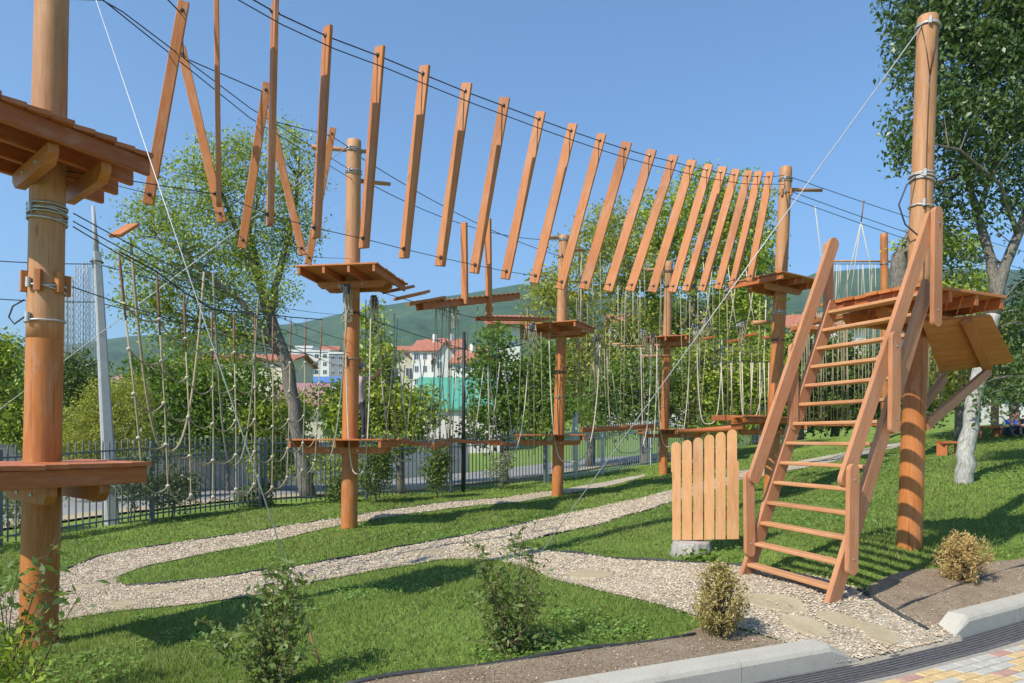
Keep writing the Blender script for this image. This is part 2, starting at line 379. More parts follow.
def inpoly(P, x, y):
    P = np.asarray(P); c = np.zeros(x.shape, bool); n = len(P); j = n-1
    for i in range(n):
        xi, yi, xj, yj = P[i, 0], P[i, 1], P[j, 0], P[j, 1]
        cond = ((yi > y) != (yj > y)) & (x < (xj-xi)*(y-yi)/((yj-yi) if yj != yi else 1e-9)+xi)
        c ^= cond; j = i
    return c
def smooth_pts(pts, step=.12):
    out = []
    for i in range(len(pts)):
        a, b = np.array(pts[i]), np.array(pts[(i+1) % len(pts)])
        n = max(1, int(np.hypot(*(b-a))/step))
        for k in range(n): out.append(a+(b-a)*k/n)
    out = np.array(out)
    for _ in range(3): out = out*.5+.25*np.roll(out, 1, 0)+.25*np.roll(out, -1, 0)
    return out
def drape(name, poly, mat, dz, step=.22):
    x0, y0 = poly.min(0); x1, y1 = poly.max(0)
    gx, gy = np.meshgrid(np.arange(x0, x1, step), np.arange(y0, y1, step)); gx, gy = gx.ravel(), gy.ravel()
    k = inpoly(poly, gx, gy)
    pts = [Vector((float(a), float(b))) for a, b in poly]+[Vector((float(a), float(b))) for a, b in zip(gx[k], gy[k])]
    n = len(poly)
    vs, _, fs, *_r = delaunay_2d_cdt(pts, [(i, (i+1) % n) for i in range(n)], [], 1, 1e-5)
    va = np.array([(v.x, v.y) for v in vs]); z = ground(va[:, 0], va[:, 1])+dz
    me = bpy.data.meshes.new(name); me.from_pydata([(a, b, c) for (a, b), c in zip(va.tolist(), z.tolist())], [], fs)
    me.polygons.foreach_set('use_smooth', np.ones(len(me.polygons), bool)); me.materials.append(mat); me.update()
    ob = bpy.data.objects.new(name, me); COL.objects.link(ob); return struct(ob)
def P2(lst): return [tuple(pg(a, b)[:2]) for a, b in lst]
EDGE_TOP = [(645, 474), (600, 483), (560, 490), (506, 498), (436, 504), (356, 516), (256, 532), (180, 543), (100, 556), (67, 570), (30, 588), (-40, 608), (-120, 630)]
EDGE_BOT = [(-120, 662), (0, 634), (60, 621), (117, 612), (256, 597), (299, 586), (369, 572), (443, 559), (480, 560), (520, 566), (555, 581), (612, 595), (662, 608), (697, 618), (730, 628), (775, 641), (812, 652)]
EDGE_SOIL = [(928, 632), (895, 618), (858, 592)]
EDGE_LOT = [(850, 587), (790, 573), (739, 567), (679, 563), (639, 562), (595, 557), (539, 551), (500, 547)]
EDGE_WB = [(539, 538), (595, 527), (669, 503), (740, 480), (800, 469), (880, 452), (905, 446)]
EDGE_WT = [(905, 441), (880, 446), (800, 461), (740, 471), (669, 491), (609, 505), (532, 522), (512, 527), (463, 537), (390, 550), (323, 563), (256, 573), (167, 585), (125, 587), (113, 581), (122, 575), (140, 568), (256, 545), (330, 528), (356, 523), (416, 513), (456, 508), (512, 503), (565, 494), (605, 487), (645, 477)]
kl = lambda x, o=.10: (x, float(yline(x))+o)
GRAVEL = smooth_pts(P2(EDGE_TOP)+P2(EDGE_BOT)+[kl(2.0, .05), kl(2.05, -.10), kl(2.2, -.11), kl(2.5, -.11), kl(2.8, -.11), kl(3.2, -.11), kl(3.38, -.10), kl(3.38, .05)]+P2(EDGE_SOIL)+P2(EDGE_LOT)+P2(EDGE_WB)+P2(EDGE_WT))
SOIL1 = smooth_pts(P2([(300, 700), (365, 684), (420, 676), (480, 668), (555, 658), (640, 645), (690, 638), (700, 624), (735, 632), (775, 643), (812, 654)])+[kl(2.1, .06)]+[kl(x, .06) for x in (1.6, 1.0, .5, 0, -.5, -1.0)])
SOIL2 = smooth_pts(P2([(926, 631), (895, 617), (860, 590), (885, 578), (915, 570), (940, 572), (975, 565), (1024, 560), (1090, 548)])+[kl(x, .06) for x in (6, 5.5, 4.8, 4.1, 3.6, 3.35)]+[kl(3.10, .06)])
drape('gravel_path', GRAVEL, M['gravel_base'], .012)
drape('soil_bed', SOIL1, M['soil'], .016); drape('soil_bed', SOIL2, M['soil'], .016)

# ------------------------------------------------------------------ camera, light
cam = bpy.data.cameras.new('camera'); co = bpy.data.objects.new('camera', cam); COL.objects.link(co)
co.location = (0, 0, EYE); co.rotation_euler = (R(90), 0, 0)
cam.sensor_width = 36; cam.lens = F*36/1024; cam.shift_y = (HY-341.5)/1024; cam.clip_start = .05; cam.clip_end = 9000
SC.camera = co
w = bpy.data.worlds.new('World'); SC.world = w; w.use_nodes = True
wn = w.node_tree; wn.nodes.clear()
wo = wn.nodes.new('ShaderNodeOutputWorld'); bg = wn.nodes.new('ShaderNodeBackground'); sky = wn.nodes.new('ShaderNodeTexSky')
sky.sky_type = 'NISHITA'; sky.sun_disc = False; sky.sun_elevation = R(45); sky.sun_rotation = R(225); sky.altitude = 50; sky.air_density = 1.0; sky.dust_density = .2; sky.ozone_density = 3.5
bg.inputs['Strength'].default_value = .116
skc = mixc(wn, 1.0, sky.outputs[0], (.76, .95, 1.07), 'MULTIPLY'); L(wn, skc, bg.inputs[0]); L(wn, bg.outputs[0], wo.inputs[0])
sl = bpy.data.lights.new('sun', 'SUN'); sl.energy = 4.15; sl.angle = R(.53); sl.color = (1, .94, .84)
so = bpy.data.objects.new('sun', sl); COL.objects.link(so)
so.rotation_euler = Vector((.5, .5, -.7071)).to_track_quat('-Z', 'Y').to_euler(); so.location = (-20, -20, 30)
SC.view_settings.view_transform = 'Standard'; SC.view_settings.look = 'None'; SC.view_settings.exposure = .74; SC.view_settings.gamma = 1
SC.view_settings.use_curve_mapping = False
SC.cycles.max_bounces = 6; SC.cycles.transparent_max_bounces = 6
# ------------------------------------------------------------------ poles
POLES = {}
def ring_pts(c, r, n=14, wob=.0, t=Vector((0, 0, 1))):
    a = t.orthogonal().normalized(); b = t.cross(a)
    return [c+(a*math.cos(2*math.pi*k/n)+b*math.sin(2*math.pi*k/n))*r+t*random.uniform(-wob, wob) for k in range(n+1)]
def pole(key, label, base, top, r0, r1, wraps=(), pegs=(), bars=(), mats=('pole', 'polet'), split=.55, name='course_pole'):
    base = Vector(base); top = Vector(top); b = base.copy(); b.z = gz(base.x, base.y)-.15
    t = thing(name, (base.x, base.y, gz(base.x, base.y)), label, 'pole', 'log poles of the rope course')
    ax = (top-b).normalized()
    n = 40; mb = MB(); rings = []; us = []
    rr = random.Random(key)
    ph = [rr.uniform(0, 6.28) for _ in range(6)]
    a = ax.orthogonal().normalized(); c = ax.cross(a); off = (rr.random()*40, rr.random()*40)
    for i in range(n+1):
        s = i/n; p = b.lerp(top, s); r = r0+(r1-r0)*s
        if i == n: r *= .985
        rings.append([p+(a*math.cos(q)+c*math.sin(q))*r*(1+.012*math.sin(2*q+ph[0]+s*3)+.008*math.sin(3*q+ph[1]+s*7)+.006*math.sin(s*26+ph[2])) for q in [2*math.pi*k/22 for k in range(22)]])
        us.append((top-b).length*s)
    rings.append([top+ax*.012+(v-top)*.9 for v in rings[-1]]); us.append(us[-1]+.02)
    cut = int(n*split)
    if mats[0] == mats[1]:
        mb.loft(rings, us, off=off)
    else:
        mb.loft(rings[:cut+1], us[:cut+1], off=off, cap=False, mi=0)
        mb.loft(rings[cut:], us[cut:], off=off, mi=1)
    mb.build('log', [M[mats[0]], M[mats[1]]], t)
    def axp(z): s = (z-b.z)/(top.z-b.z); return b.lerp(top, s), r0+(r1-r0)*s
    for z, turns, mat in wraps:
        p, r = axp(z); mb = MB()
        for k in range(turns):
            q = p+ax*(k*.022-.011*turns)
            tilt = (ax+Vector((rr.uniform(-.12, .12), rr.uniform(-.12, .12), 0))).normalized()
            mb.tube(ring_pts(q, r+.012, 18, .004, tilt), .008, 6)
        for q in (1.2, 3.6):
            e = p+(a*math.cos(q)+c*math.sin(q))*(r+.02); mb.bar(e-ax*.03, e+ax*.04, .03, .03, up=(a*math.cos(q)+c*math.sin(q)))
        mb.build('cable_wrap', M[mat], t)
    for z, angs in pegs:
        p, r = axp(z)
        for q in angs:
            d = Vector((math.cos(q), math.sin(q), 0)); mb = MB()
            mb.bar(p+d*(r+.02)-ax*.075, p+d*(r+.02)+ax*.075, .05, .045, up=d); mb.build('wedge', M['pole'], t)
    for z, dx, dy, l0, l1 in bars:
        p, r = axp(z); d = Vector((dx, dy, .0)).normalized(); sd = Vector((-d.y, d.x, 0)); mb = MB()
        mb.tube([p-d*l0+sd*(r+.04), p+d*l1+sd*(r+.04)+Vector((0, 0, .05))], [.042, .036], 10); mb.build('crossbar', M['polet'], t)
    POLES[key] = (b, top, axp)
    return t
def pt(px, py, d): return at(px, py, d)
pole('P1', 'thick orange log pole at the left edge, nearest to the viewer', pt(38, 645, 5.3), pt(55, -150, 5.3), .126, .106,
     wraps=[(3.27, 6, 'steel'), (2.73, 2, 'cablel'), (2.48, 1, 'cablel')], pegs=[(2.75, (-1.35, -2.45, -.35, .8, 2.2))], bars=[(5.75, 1, .1, .5, .5)], split=.42)
pole('P2', 'orange log pole with two round crossbars, in front of the white apartment block', pt(349, 528, 13.3), pt(354, 141, 13.3), .152, .132,
     wraps=[(6.95, 3, 'steel'), (6.55, 3, 'steel'), (3.95, 2, 'cable'), (3.1, 1, 'steel')], pegs=[(3.05, (-1.9, .2))],
     bars=[(6.98, 1, .35, .75, .3), (6.45, 1, .5, .1, .75)], split=.6)
pole('P3', 'slim orange log pole with a short crossbar at the middle of the course', pt(557, 496, 18.5), pt(564, 236, 18.5), .145, .128,
     wraps=[(6.75, 3, 'steel'), (6.3, 1, 'cable'), (3.35, 3, 'cable'), (2.7, 1, 'rope')], bars=[(6.8, 1, .4, .6, .1), (6.55, 1, .5, 0, .75)], split=.62)
pole('P4', 'farthest slim orange log pole of the course, left of the picket panel', pt(663, 474, 23.5), pt(669, 262, 23.5), .14, .125,
     wraps=[(7.1, 4, 'ropered'), (6.6, 2, 'cable'), (3.3, 1, 'rope'), (2.7, 1, 'rope')], bars=[(7.15, 1, .3, .7, .05), (6.9, 1, .5, 0, .8)], split=.62)
pole('P5', 'tall orange log pole just left of the ladder, where the hanging planks end', pt(770, 498, 15.5), pt(786, 168, 15.5), .145, .128,
     wraps=[(7.2, 3, 'steel'), (4.35, 4, 'cablel'), (3.75, 2, 'cable'), (6.9, 1, 'steel')], pegs=[(6.9, (-2.3, -.9)), (3.75, (-1.7,))], bars=[(7.05, 1, .2, 0, 1.0)], split=.6)
pole('P6', 'tall tan log pole behind the ladder at the right, top half bleached', pt(908.5, 549, 7.4), pt(928, 18, 7.4), .119, .100,
     wraps=[(5.85, 2, 'cablel'), (4.30, 4, 'cablel'), (4.0, 1, 'cablel')], split=.5)
pole('P7', 'short orange log pole far away beyond the ladder, left of the tan pole', pt(886, 440, 27), pt(884, 234, 27), .14, .135, wraps=[(8.2, 2, 'steel')], bars=[(8.3, 1, .1, 2.2, 0.5)], mats=('pole', 'pole'))
pole('P8', 'orange log pole beyond the right edge, behind the big leafy tree', (17.9, 23.5, 2), (18.1, 23.5, 8.8), .14, .125, mats=('pole', 'pole'))
# bleached strip: steel cable running down the tan pole and its loose end
b6, t6, ax6 = POLES['P6']
def surf(key, z, q, e=.012):
    p, r = POLES[key][2](z); return p+Vector((math.cos(q), math.sin(q), 0))*(r+e)
mb = MB()
mb.tube([surf('P6', z, -1.75+.05*math.sin(z*2.3), .006) for z in np.arange(2.9, 5.35, .15)], .005, 6)
mb.tube([surf('P6', 5.3, -1.75, .006), surf('P6', 5.55, -1.5), surf('P6', 5.82, -1.1)], .005, 6)
mb.tube([surf('P6', 5.3, -1.75, .006), surf('P6', 5.55, -2.1), surf('P6', 5.82, -2.6)], .005, 6)
tag(mb.build('lashing_cable', M['bolt']), 'dark forked cable running down the face of the tan log pole', 'cable')
mb = MB()
a0 = surf('P6', 4.28, -2.6); pts = [a0, a0+Vector((-.12, -.05, -.1)), a0+Vector((-.2, -.05, -.3)), a0+Vector((-.14, -.06, -.5)), a0+Vector((.0, -.06, -.62)), surf('P6', 3.62, -1.6, .03)]
mb.tube(pts, .008, 6); tag(mb.build('cable_end', M['cable']), 'loose dark cable end curling left from the tan log pole', 'cable')
mb = MB()
a0 = surf('P1', 2.62, -2.6); pts = [a0, a0+Vector((-.07, -.02, -.05)), a0+Vector((-.1, -.02, -.13)), a0+Vector((-.06, -.02, -.18)), surf('P1', 2.49, -2.2, .015)]
mb.tube(pts, .006, 6); tag(mb.build('cable_end', M['cable']), 'small dark cable loop sticking out left of the near log pole', 'cable')

# ------------------------------------------------------------------ platforms
def platform(name, label, c, z, e1, La, Lb, joists=3, bracket_at=None, bmat='deck', jh=.12, group='timber platforms on the poles', nbr=2, skew=None):
    e1 = Vector((e1[0], e1[1], 0)).normalized(); e2 = Vector((-e1.y, e1.x, 0)) if skew is None else Vector((*skew, 0)).normalized(); c = Vector((c[0], c[1], z)); Z = Vector((0, 0, 1))
    t = thing(name, tuple(c), label, 'platform', group)
    nb = max(3, round(La/.145)); pitch = La/nb; mb = MB()
    for k in range(nb):
        o = c+e1*(-La/2+pitch*(k+.5))+Z*(-.016+random.uniform(-.003, .003)); j = random.uniform(-.015, .02)
        mb.bar(o-e2*(Lb/2+j), o+e2*(Lb/2+j*.5), pitch-.010, .030, c=.004)
    mb.build('deck', M[bmat], t)
    for k in range(joists):
        o = c+e2*(-Lb/2+.06+(Lb-.12)*k/(joists-1))+Z*(-.033-jh/2); mb = MB()
        mb.bar(o-e1*(La/2-.02), o+e1*(La/2-.02), .045, jh); mb.build('joist', M['deck'], t)
    if bracket_at is not None:
        pc = Vector((bracket_at[0], bracket_at[1], 0)); s = (pc-Vector((c.x, c.y, 0))).dot(e1)
        for sg in ((-1, 1) if nbr == 2 else (1,)):
            o = c+e1*(s+sg*.185)+Z*(-.033-jh-.06); mb = MB(); h = Lb/2-.1
            # bevel-cut ends
            w_ = .035
            out = [(-h, .06), (-h, .0), (-h+.07, -.06), (h-.07, -.06), (h, .0), (h, .06)]
            mb.prism(out, o, e2, Z, .065); mb.build('bracket', M['pole'], t)
            for q in (-.35, .35):
                m2 = MB(); m2.tube([o+e2*q*h+e1*sg*.03, o+e2*q*h+e1*sg*.045], .014, 8); m2.build('bolt', M['steel'], t)
    return t
platform('pole_platform', 'upper red stained platform high on the near left pole, seen from below', (-3.38, 5.02), 3.72, (.44, .90), 1.5, 1.06, joists=4, skew=(-.74, .67), bracket_at=(-3.42, 5.3))
platform('pole_platform', 'lower red stained platform at eye height on the near left pole', (-3.40, 5.08), 1.44, (.44, .90), 1.36, 1.2, joists=3, skew=(-.74, .67), bracket_at=(-3.44, 5.3))
platform('pole_platform', 'upper square platform below the crossbars of the pole beside the apartment block', (-2.90, 13.25), 4.64, (.16, 1), 1.75, 1.48, joists=4, bracket_at=(-2.95, 13.3), bmat='wood')
platform('pole_platform', 'lower platform at fence height on the pole beside the apartment block', (-3.05, 13.3), 1.62, (.10, 1), 1.4, 1.75, joists=3, bracket_at=(-3.0, 13.3))
platform('pole_platform', 'upper platform on the slim pole at the middle of the course', (1.25, 18.4), 4.52, (.45, .9), 1.4, 1.4, joists=3, bracket_at=(1.27, 18.5), bmat='wood')
platform('pole_platform', 'lower platform on the slim pole at the middle of the course', (.98, 18.5), 1.74, (.05, 1), 1.4, 1.75, joists=3, bracket_at=(1.2, 18.5))
platform('pole_platform', 'upper platform on the farthest slim pole left of the picket panel', (5.15, 23.5), 4.92, (.4, .9), 1.4, 1.4, joists=3, bracket_at=(5.1, 23.5))
platform('pole_platform', 'lower platform on the farthest slim pole, just above the picket panel', (5.2, 23.4), 1.95, (.05, 1), 1.4, 2.1, joists=3, bracket_at=(5.0, 23.5))
platform('pole_platform', 'upper platform at the end of the hanging planks on the tall pole by the ladder', (5.62, 15.4), 5.0, (.58, -.81), 1.35, 1.45, joists=3, bracket_at=(5.8, 15.5), bmat='wood')
platform('pole_platform', 'lower platform behind the handrail on the tall pole by the ladder', (5.5, 15.5), 1.98, (.1, 1), 1.3, 1.35, joists=3, bracket_at=(5.65, 15.5))
platform('ladder_platform', 'broad platform at the head of the ladder on the tan pole', (3.97, 7.17), 3.0, (.44, -.90), 1.10, 1.30, joists=4, bracket_at=(4.15, 7.4), bmat='wood', jh=.10)
# sloping plank panel hung from the ladder platform, with its struts
Z = Vector((0, 0, 1))
A = at(921, 321, 6.95); B_ = at(991, 315, 7.25); C_ = at(1014, 361, 8.55); D_ = at(940, 372, 8.25)
t = thing('sloping_panel', tuple(A), 'sloping panel of orange planks under the ladder platform, held by two struts', 'plank panel')
mb = MB(); n = 9
for k in range(n):
    nn = (B_-A).cross(D_-A).normalized(); e_ = .018
    q0, q1, q2, q3 = A.lerp(D_, (k+e_)/n), B_.lerp(C_, (k+e_)/n), B_.lerp(C_, (k+1-e_)/n), A.lerp(D_, (k+1-e_)/n)
    mb.loft([[q0+nn*.014, q3+nn*.014, q3-nn*.014, q0-nn*.014], [q1+nn*.014, q2+nn*.014, q2-nn*.014, q1-nn*.014]], [0, (q1-q0).length], smooth=False)
mb.build('planking', M['wood'], t)
for s in (.60,):
    p0 = A.lerp(B_, s); p1 = D_.lerp(C_, s); nn = (B_-A).cross(D_-A).normalized()
    if nn.z > 0: nn = -nn
    mb = MB(); mb.bar(p0+nn*.05, p1+nn*.05, .10, .06, up=nn); mb.build('batten', M['deck'], t)
for (a, b2) in ((surf('P6', 1.75, -.6, .0), D_.lerp(C_, .66)+Vector((0, 0, -.07))), (surf('P6', 1.85, .9, .03), D_.lerp(C_, .10)+Vector((0, .05, -.07)))):
    mb = MB(); mb.bar(a, b2, .05, .11, up=Z); mb.build('strut', M['rail'], t)

# ------------------------------------------------------------------ ladder
def round_board(mb, p0, p1, width, thick, side, r0=True, r1=True):
    p0, p1 = Vector(p0), Vector(p1); ay = (p1-p0).normalized(); ax = (ay.cross(Vector(side))).normalized(); Lg = (p1-p0).length; h = width/2
    out = []
    if r0: out += [(-h*math.cos(q), -h*math.sin(q)) for q in np.linspace(0, math.pi, 9)]
    else: out += [(-h, 0), (h, 0)]
    if r1: out += [(h*math.cos(q), Lg+h*math.sin(q)) for q in np.linspace(0, math.pi, 9)]
    else: out += [(h, Lg), (-h, Lg)]
    mb.prism(out, p0, ax, ay, thick)
FL, TL, FR, TR = at(746, 577, 6.6), at(833, 304, 7.2), at(832, 602, 5.6), at(928, 284, 6.35)
FL.z = gz(FL.x, FL.y); FR.z = gz(FR.x, FR.y)
U = ((FR-FL)+(TR-TL)).normalized(); Uh = Vector((U.x, U.y, 0)).normalized()
lad = thing('plank_ladder', tuple((FL+FR)/2), 'steep timber ladder with plank treads and two handrails, standing on the gravel', 'ladder')
for a, b2 in ((FL, TL), (FR, TR)):
    mb = MB(); mb.bar(a-(b2-a)*.012, b2, .045, .15, up=Z); mb.build('stringer', M['rail'], lad)
for k in range(14):
    s = .038+.0712*k; p0 = FL.lerp(TL, s)+Uh*.02; p1 = FR.lerp(TR, s)-Uh*.02; mb = MB()
    mb.bar(p0, p1, .115, .032, up=Z); mb.build('tread', M['tread'], lad)
hl0, hl1, hr0, hr1 = at(754, 477, 6.62), at(833, 244, 7.18), at(845, 480, 5.66), at(931, 218, 6.28)
for a, b2 in ((hl0, hl1), (hr0, hr1)):
    mb = MB(); round_board(mb, a, b2, .12, .042, Uh); mb.build('handrail', M['rail'], lad)
for a, b2, o in ((at(753, 552, 6.55), at(752, 477, 6.60), -.045), (at(796, 425, 6.85), at(797, 348, 6.88), -.045), (at(832, 318, 7.16), at(832, 246, 7.16), -.045),
              (at(846.5, 568, 5.62), at(848, 470, 5.64), .045), (at(889, 428, 5.95), at(890, 338, 5.96), .045), (at(931, 322, 6.27), at(932, 214, 6.27), .045)):
    mb = MB(); round_board(mb, a+Uh*o, b2+Uh*o, .098, .042, Uh); mb.build('rail_post', M['rail'], lad)
    for f in (.1, .9):
        m2 = MB(); p = a.lerp(b2, f)+Uh*(o+.021); m2.tube([p, p+Uh*.005], .008, 8); m2.build('bolt', M['steel'], lad)

# ------------------------------------------------------------------ picket panel and stump
pl, pr = at(676, 540, 8.0), at(732, 539, 7.82)
pn = thing('picket_screen', tuple((pl+pr)/2), 'honey coloured picket panel with six rounded boards beside the ladder', 'picket screen')
xd = (pr-pl).normalized(); nn = xd.cross(Z)
tops = [442, 440, 437.5, 434.5, 432, 429.5]
for k in range(6):
    p = pl.lerp(pr, k/5); d = p.y; topz = EYE+(HY-tops[k])/F*d; wd = .104
    H = topz-p.z; h = wd/2; out = [(-h, 0), (h, 0)]+[(h*math.cos(q), H-h+h*math.sin(q)) for q in np.linspace(0, math.pi, 9)]
    if k == 0: out = [(-h+.012, 0), (h, 0)]+out[2:]+[(-h, H*.70), (-h+.012, H*.69)]
    if k == 5: out = [(-h, 0), (h+.02, 0), (h+.02, H*.70), (h, H*.71)]+out[2:]
    mb = MB(); mb.prism(out, p, xd, Z, .024); mb.build('picket', M['picket'], pn)
for f in (.22, .74):
    a = pl+Z*(1.1*f)-nn*.03; b2 = pr+Z*(1.1*f)-nn*.03; mb = MB(); mb.bar(a-xd*.03, b2+xd*.03, .03, .08, up=Z); mb.build('rail', M['picket'], pn)
c = pl.lerp(pr, .45)-nn*.075; mb = MB(); mb.bar(Vector((c.x, c.y, gz(c.x, c.y)-.1)), c+Z*.95, .05, .05, up=nn); mb.build('support_post', M['picket'], pn)
sp = pg(694, 557); mb = MB(); rings = []
for zz, rr in ((-.05, .20), (.03, .19), (.13, .175), (.150, .165)):
    rings.append([Vector((sp.x+math.cos(q)*rr*(1+.07*math.sin(3*q+1)+.05*math.sin(7*q))*1.15, sp.y+.12+math.sin(q)*rr*(1+.07*math.sin(3*q+1)+.05*math.sin(7*q)), sp.z+zz)) for q in np.linspace(0, 2*math.pi, 25)[:-1]])
mb.loft(rings, [0, .08, .18, .2]); tag(mb.build('tree_stump', M['stump']), 'low weathered tree stump under the picket panel', 'stump')

# ------------------------------------------------------------------ kerbs, drain, paving
def along(x): return Vector((x, float(yline(x)), 0))
def kerb(label, xs, slope_left=False, slope_right=False):
    pts = [along(x) for x in xs]; mb = MB(); rings = []; us = [0]; n = len(pts)
    prof = [(0, -.05), (0, .105), (.012, .128), (.035, .15), (.150, .15), (.155, .145), (.155, -.05)]
    for i, p in enumerate(pts):
        tdir = (pts[min(i+1, n-1)]-pts[max(i-1, 0)]).normalized(); nrm = Vector((-tdir.y, tdir.x, 0))
        if i: us.append(us[-1]+(p-pts[i-1]).length)
        sc = 1.0
        if slope_left and i == 0: sc = .12
        if slope_right and i == n-1: sc = .12
        rings.append([p+nrm*a+Vector((0, 0, PAVE+(b if b < 0 else b*sc))) for a, b in prof])
    mb.loft(rings, us, smooth=False)
    return tag(mb.build('kerb', M['concrete']), label, 'kerb', 'concrete kerbs along the paving')
def joints(x0, x1, Lg=1.0):
    s = np.hypot(np.diff(KX), np.diff(KY)); cum = np.r_[0, np.cumsum(s)]
    a, b = np.interp(x0, KX, cum), np.interp(x1, KX, cum); n = max(1, round(abs(b-a)/Lg)); return [float(np.interp(a+(b-a)*k/n, cum, KX)) for k in range(n+1)]
jl = joints(2.25, -2.2)[::-1]
for i in range(len(jl)-1):
    last = i == len(jl)-2
    x0, x1 = jl[i]+.004, jl[i+1]-(0 if last else .004)
    xs = [x0+(x1-x0)*k/6 for k in range(7)]
    if last: xs = [x0+(x1-.22-x0)*k/5 for k in range(6)]+[x1]
    kerb('grey kerb stone with a sloping end left of the gravel opening' if last else f'grey kerb stone at the bottom edge, {ordn(len(jl)-2-i)} one left of the sloping-ended stone', xs, slope_right=last)
jr = joints(3.19, 9.0)
for i in range(len(jr)-1):
    x0, x1 = jr[i]+(0 if i == 0 else .004), jr[i+1]-.004
    xs = [x0]+[x0+.2+(x1-x0-.2)*k/5 for k in range(6)] if i == 0 else [x0+(x1-x0)*k/6 for k in range(7)]
    kerb('grey kerb stone with a sloping end right of the gravel opening' if i == 0 else f'grey kerb stone at the right edge, {ordn(i)} one right of the gravel opening stone', xs, slope_left=i == 0)
# drain channel with longitudinal bars
dr = thing('drain_channel', tuple(along(2.7)+Vector((0, 0, PAVE))), 'dark slotted drain channel between the kerbs and the coloured paving', 'drain')
DW = .26
xs = [float(v) for v in np.linspace(-2.0, 8.5, 60)]
def offl(o, z):
    r = []
    for x in xs:
        p = along(x); q = along(x+.05); td = (q-p).normalized(); r.append(p+Vector((td.y, -td.x, 0))*o+Vector((0, 0, PAVE+z)))
    return r
def ribbon(mb, o0, o1, z0, z1):
    a, b = offl(o0, z1), offl(o1, z1); a0, b0 = offl(o0, z0), offl(o1, z0)
    mb.loft([[p, q, r, s] for p, q, r, s in zip(a0, b0, b, a)], [i*.2 for i in range(len(xs))], smooth=False)
mb = MB(); ribbon(mb, -.05, DW-.004, -.034, -.026); mb.build('trough', M['black'], dr)
mb = MB()
for k in range(8): o = .006+k*(DW-.03)/7; ribbon(mb, o, o+.017, -.018, .002)
mb.build('grating_bars', M['grate'], dr)
mb = MB(); cumx = np.arange(-1.9, 8.4, .022)
for x in cumx:
    p = along(float(x)); q = along(float(x)+.05); td = (q-p).normalized(); nr = Vector((td.y, -td.x, 0))
    mb.bar(p+nr*.01+Z*(PAVE-.009), p+nr*(DW-.01)+Z*(PAVE-.009), .006, .012, c=.001)
mb.build('grating_ties', M['grate'], dr)
PM = [plain('yellow_paver', (.54, .38, .18), .9, var=.18, scale=25, bump=.2), plain('pink_paver', (.41, .24, .185), .9, var=.18, scale=25, bump=.2), plain('grey_paver', (.42, .395, .33), .9, var=.15, scale=25, bump=.2), plain('paver_sand', (.30, .27, .22), .95, var=.2, scale=30)]
mb = MB(); td = (along(4.0)-along(1.6)).normalized(); nr = Vector((td.y, -td.x, 0)); o0 = along(1.55)
pw, ph = .205, .078
rr = random.Random(5)
for row in range(-14, 44):
    for c_ in range(-26, 44):
        p = o0+td*(c_*pw+(row % 3)*.07)+nr*(DW+.055+row*ph); s = p.y-float(yline(p.x))
        lim = (DW)/1.0
        dist = -s*td.x
        if dist < DW+.045: continue
        mi = rr.choices((0, 1, 2), (.46, .25, .29))[0]; e = .0035; zt = PAVE+.002+rr.uniform(-.001, .001)
        cs = [p+td*a+nr*b for a, b in ((e, -ph/2+e), (pw-e, -ph/2+e), (pw-e, ph/2-e), (e, ph/2-e))]
        tp = [v+Z*zt for v in cs]; ctr = sum(tp, Vector())/4; bv = [ctr+(v-ctr)*1.0-Z*0 for v in tp]
        inn = [v+(ctr-v).normalized()*.006 for v in tp]; low = [v-Z*.005 for v in tp]
        mb.quad(*reversed(inn), mi=mi)
        for k in range(4): mb.quad(low[(k+1) % 4], low[k], inn[k], inn[(k+1) % 4], mi=mi)
mb.quad(o0-td*6+nr*(DW)+Z*(PAVE-.004), o0-td*6+nr*4+Z*(PAVE-.004), o0+td*9+nr*4+Z*(PAVE-.004), o0+td*9+nr*DW+Z*(PAVE-.004), mi=3)
ob = mb.build('pavement', PM); struct(ob)
ob.data.flip_normals() if False else None

# ------------------------------------------------------------------ edging strips, flagstones
def strip(pix, label, h=.034):
    pts = [pg(a, b) for a, b in pix]; dense = []
    for i in range(len(pts)-1):
        n = max(1, int((pts[i+1]-pts[i]).length/.15))
        for k in range(n): dense.append(pts[i].lerp(pts[i+1], k/n))
    dense.append(pts[-1])
    A_ = np.array([(p.x, p.y) for p in dense])
    for _ in range(2): A_[1:-1] = A_[1:-1]*.5+.25*A_[:-2]+.25*A_[2:]
    mb = MB(); mb.tube([Vector((x, y, gz(x, y)+h*.45+.008*math.sin(i*.9))) for i, (x, y) in enumerate(A_)], h*.5, 7)
    tag(mb.build('lawn_edging', M['plastic']), label, 'edging', 'black edging strips of the lawns')
strip(EDGE_LOT[1:], 'black edging strip along the lawn edge under the picket panel')
strip(EDGE_WT[6:14], 'black edging strip along the near side of the lawn island', .035)
strip(EDGE_TOP[3:10], 'black edging strip along the fence side of the upper gravel path', .03)
strip(list(reversed(EDGE_SOIL)), 'black edging strip between gravel and dry soil at the foot of the ladder')
strip([(330, 692), (365, 683), (420, 675), (480, 668), (555, 658), (640, 645), (695, 637)], 'black edging strip between the front lawn and the soil bed')
strip([(897, 612), (920, 601), (948, 590), (985, 579), (1030, 566)], 'black edging strip across the dry soil bed behind the right kerb', .025)
strip(EDGE_WB[0:3], 'black edging strip along the middle lawn below the gravel path', .03)
rr = random.Random(3); FLAGS = []
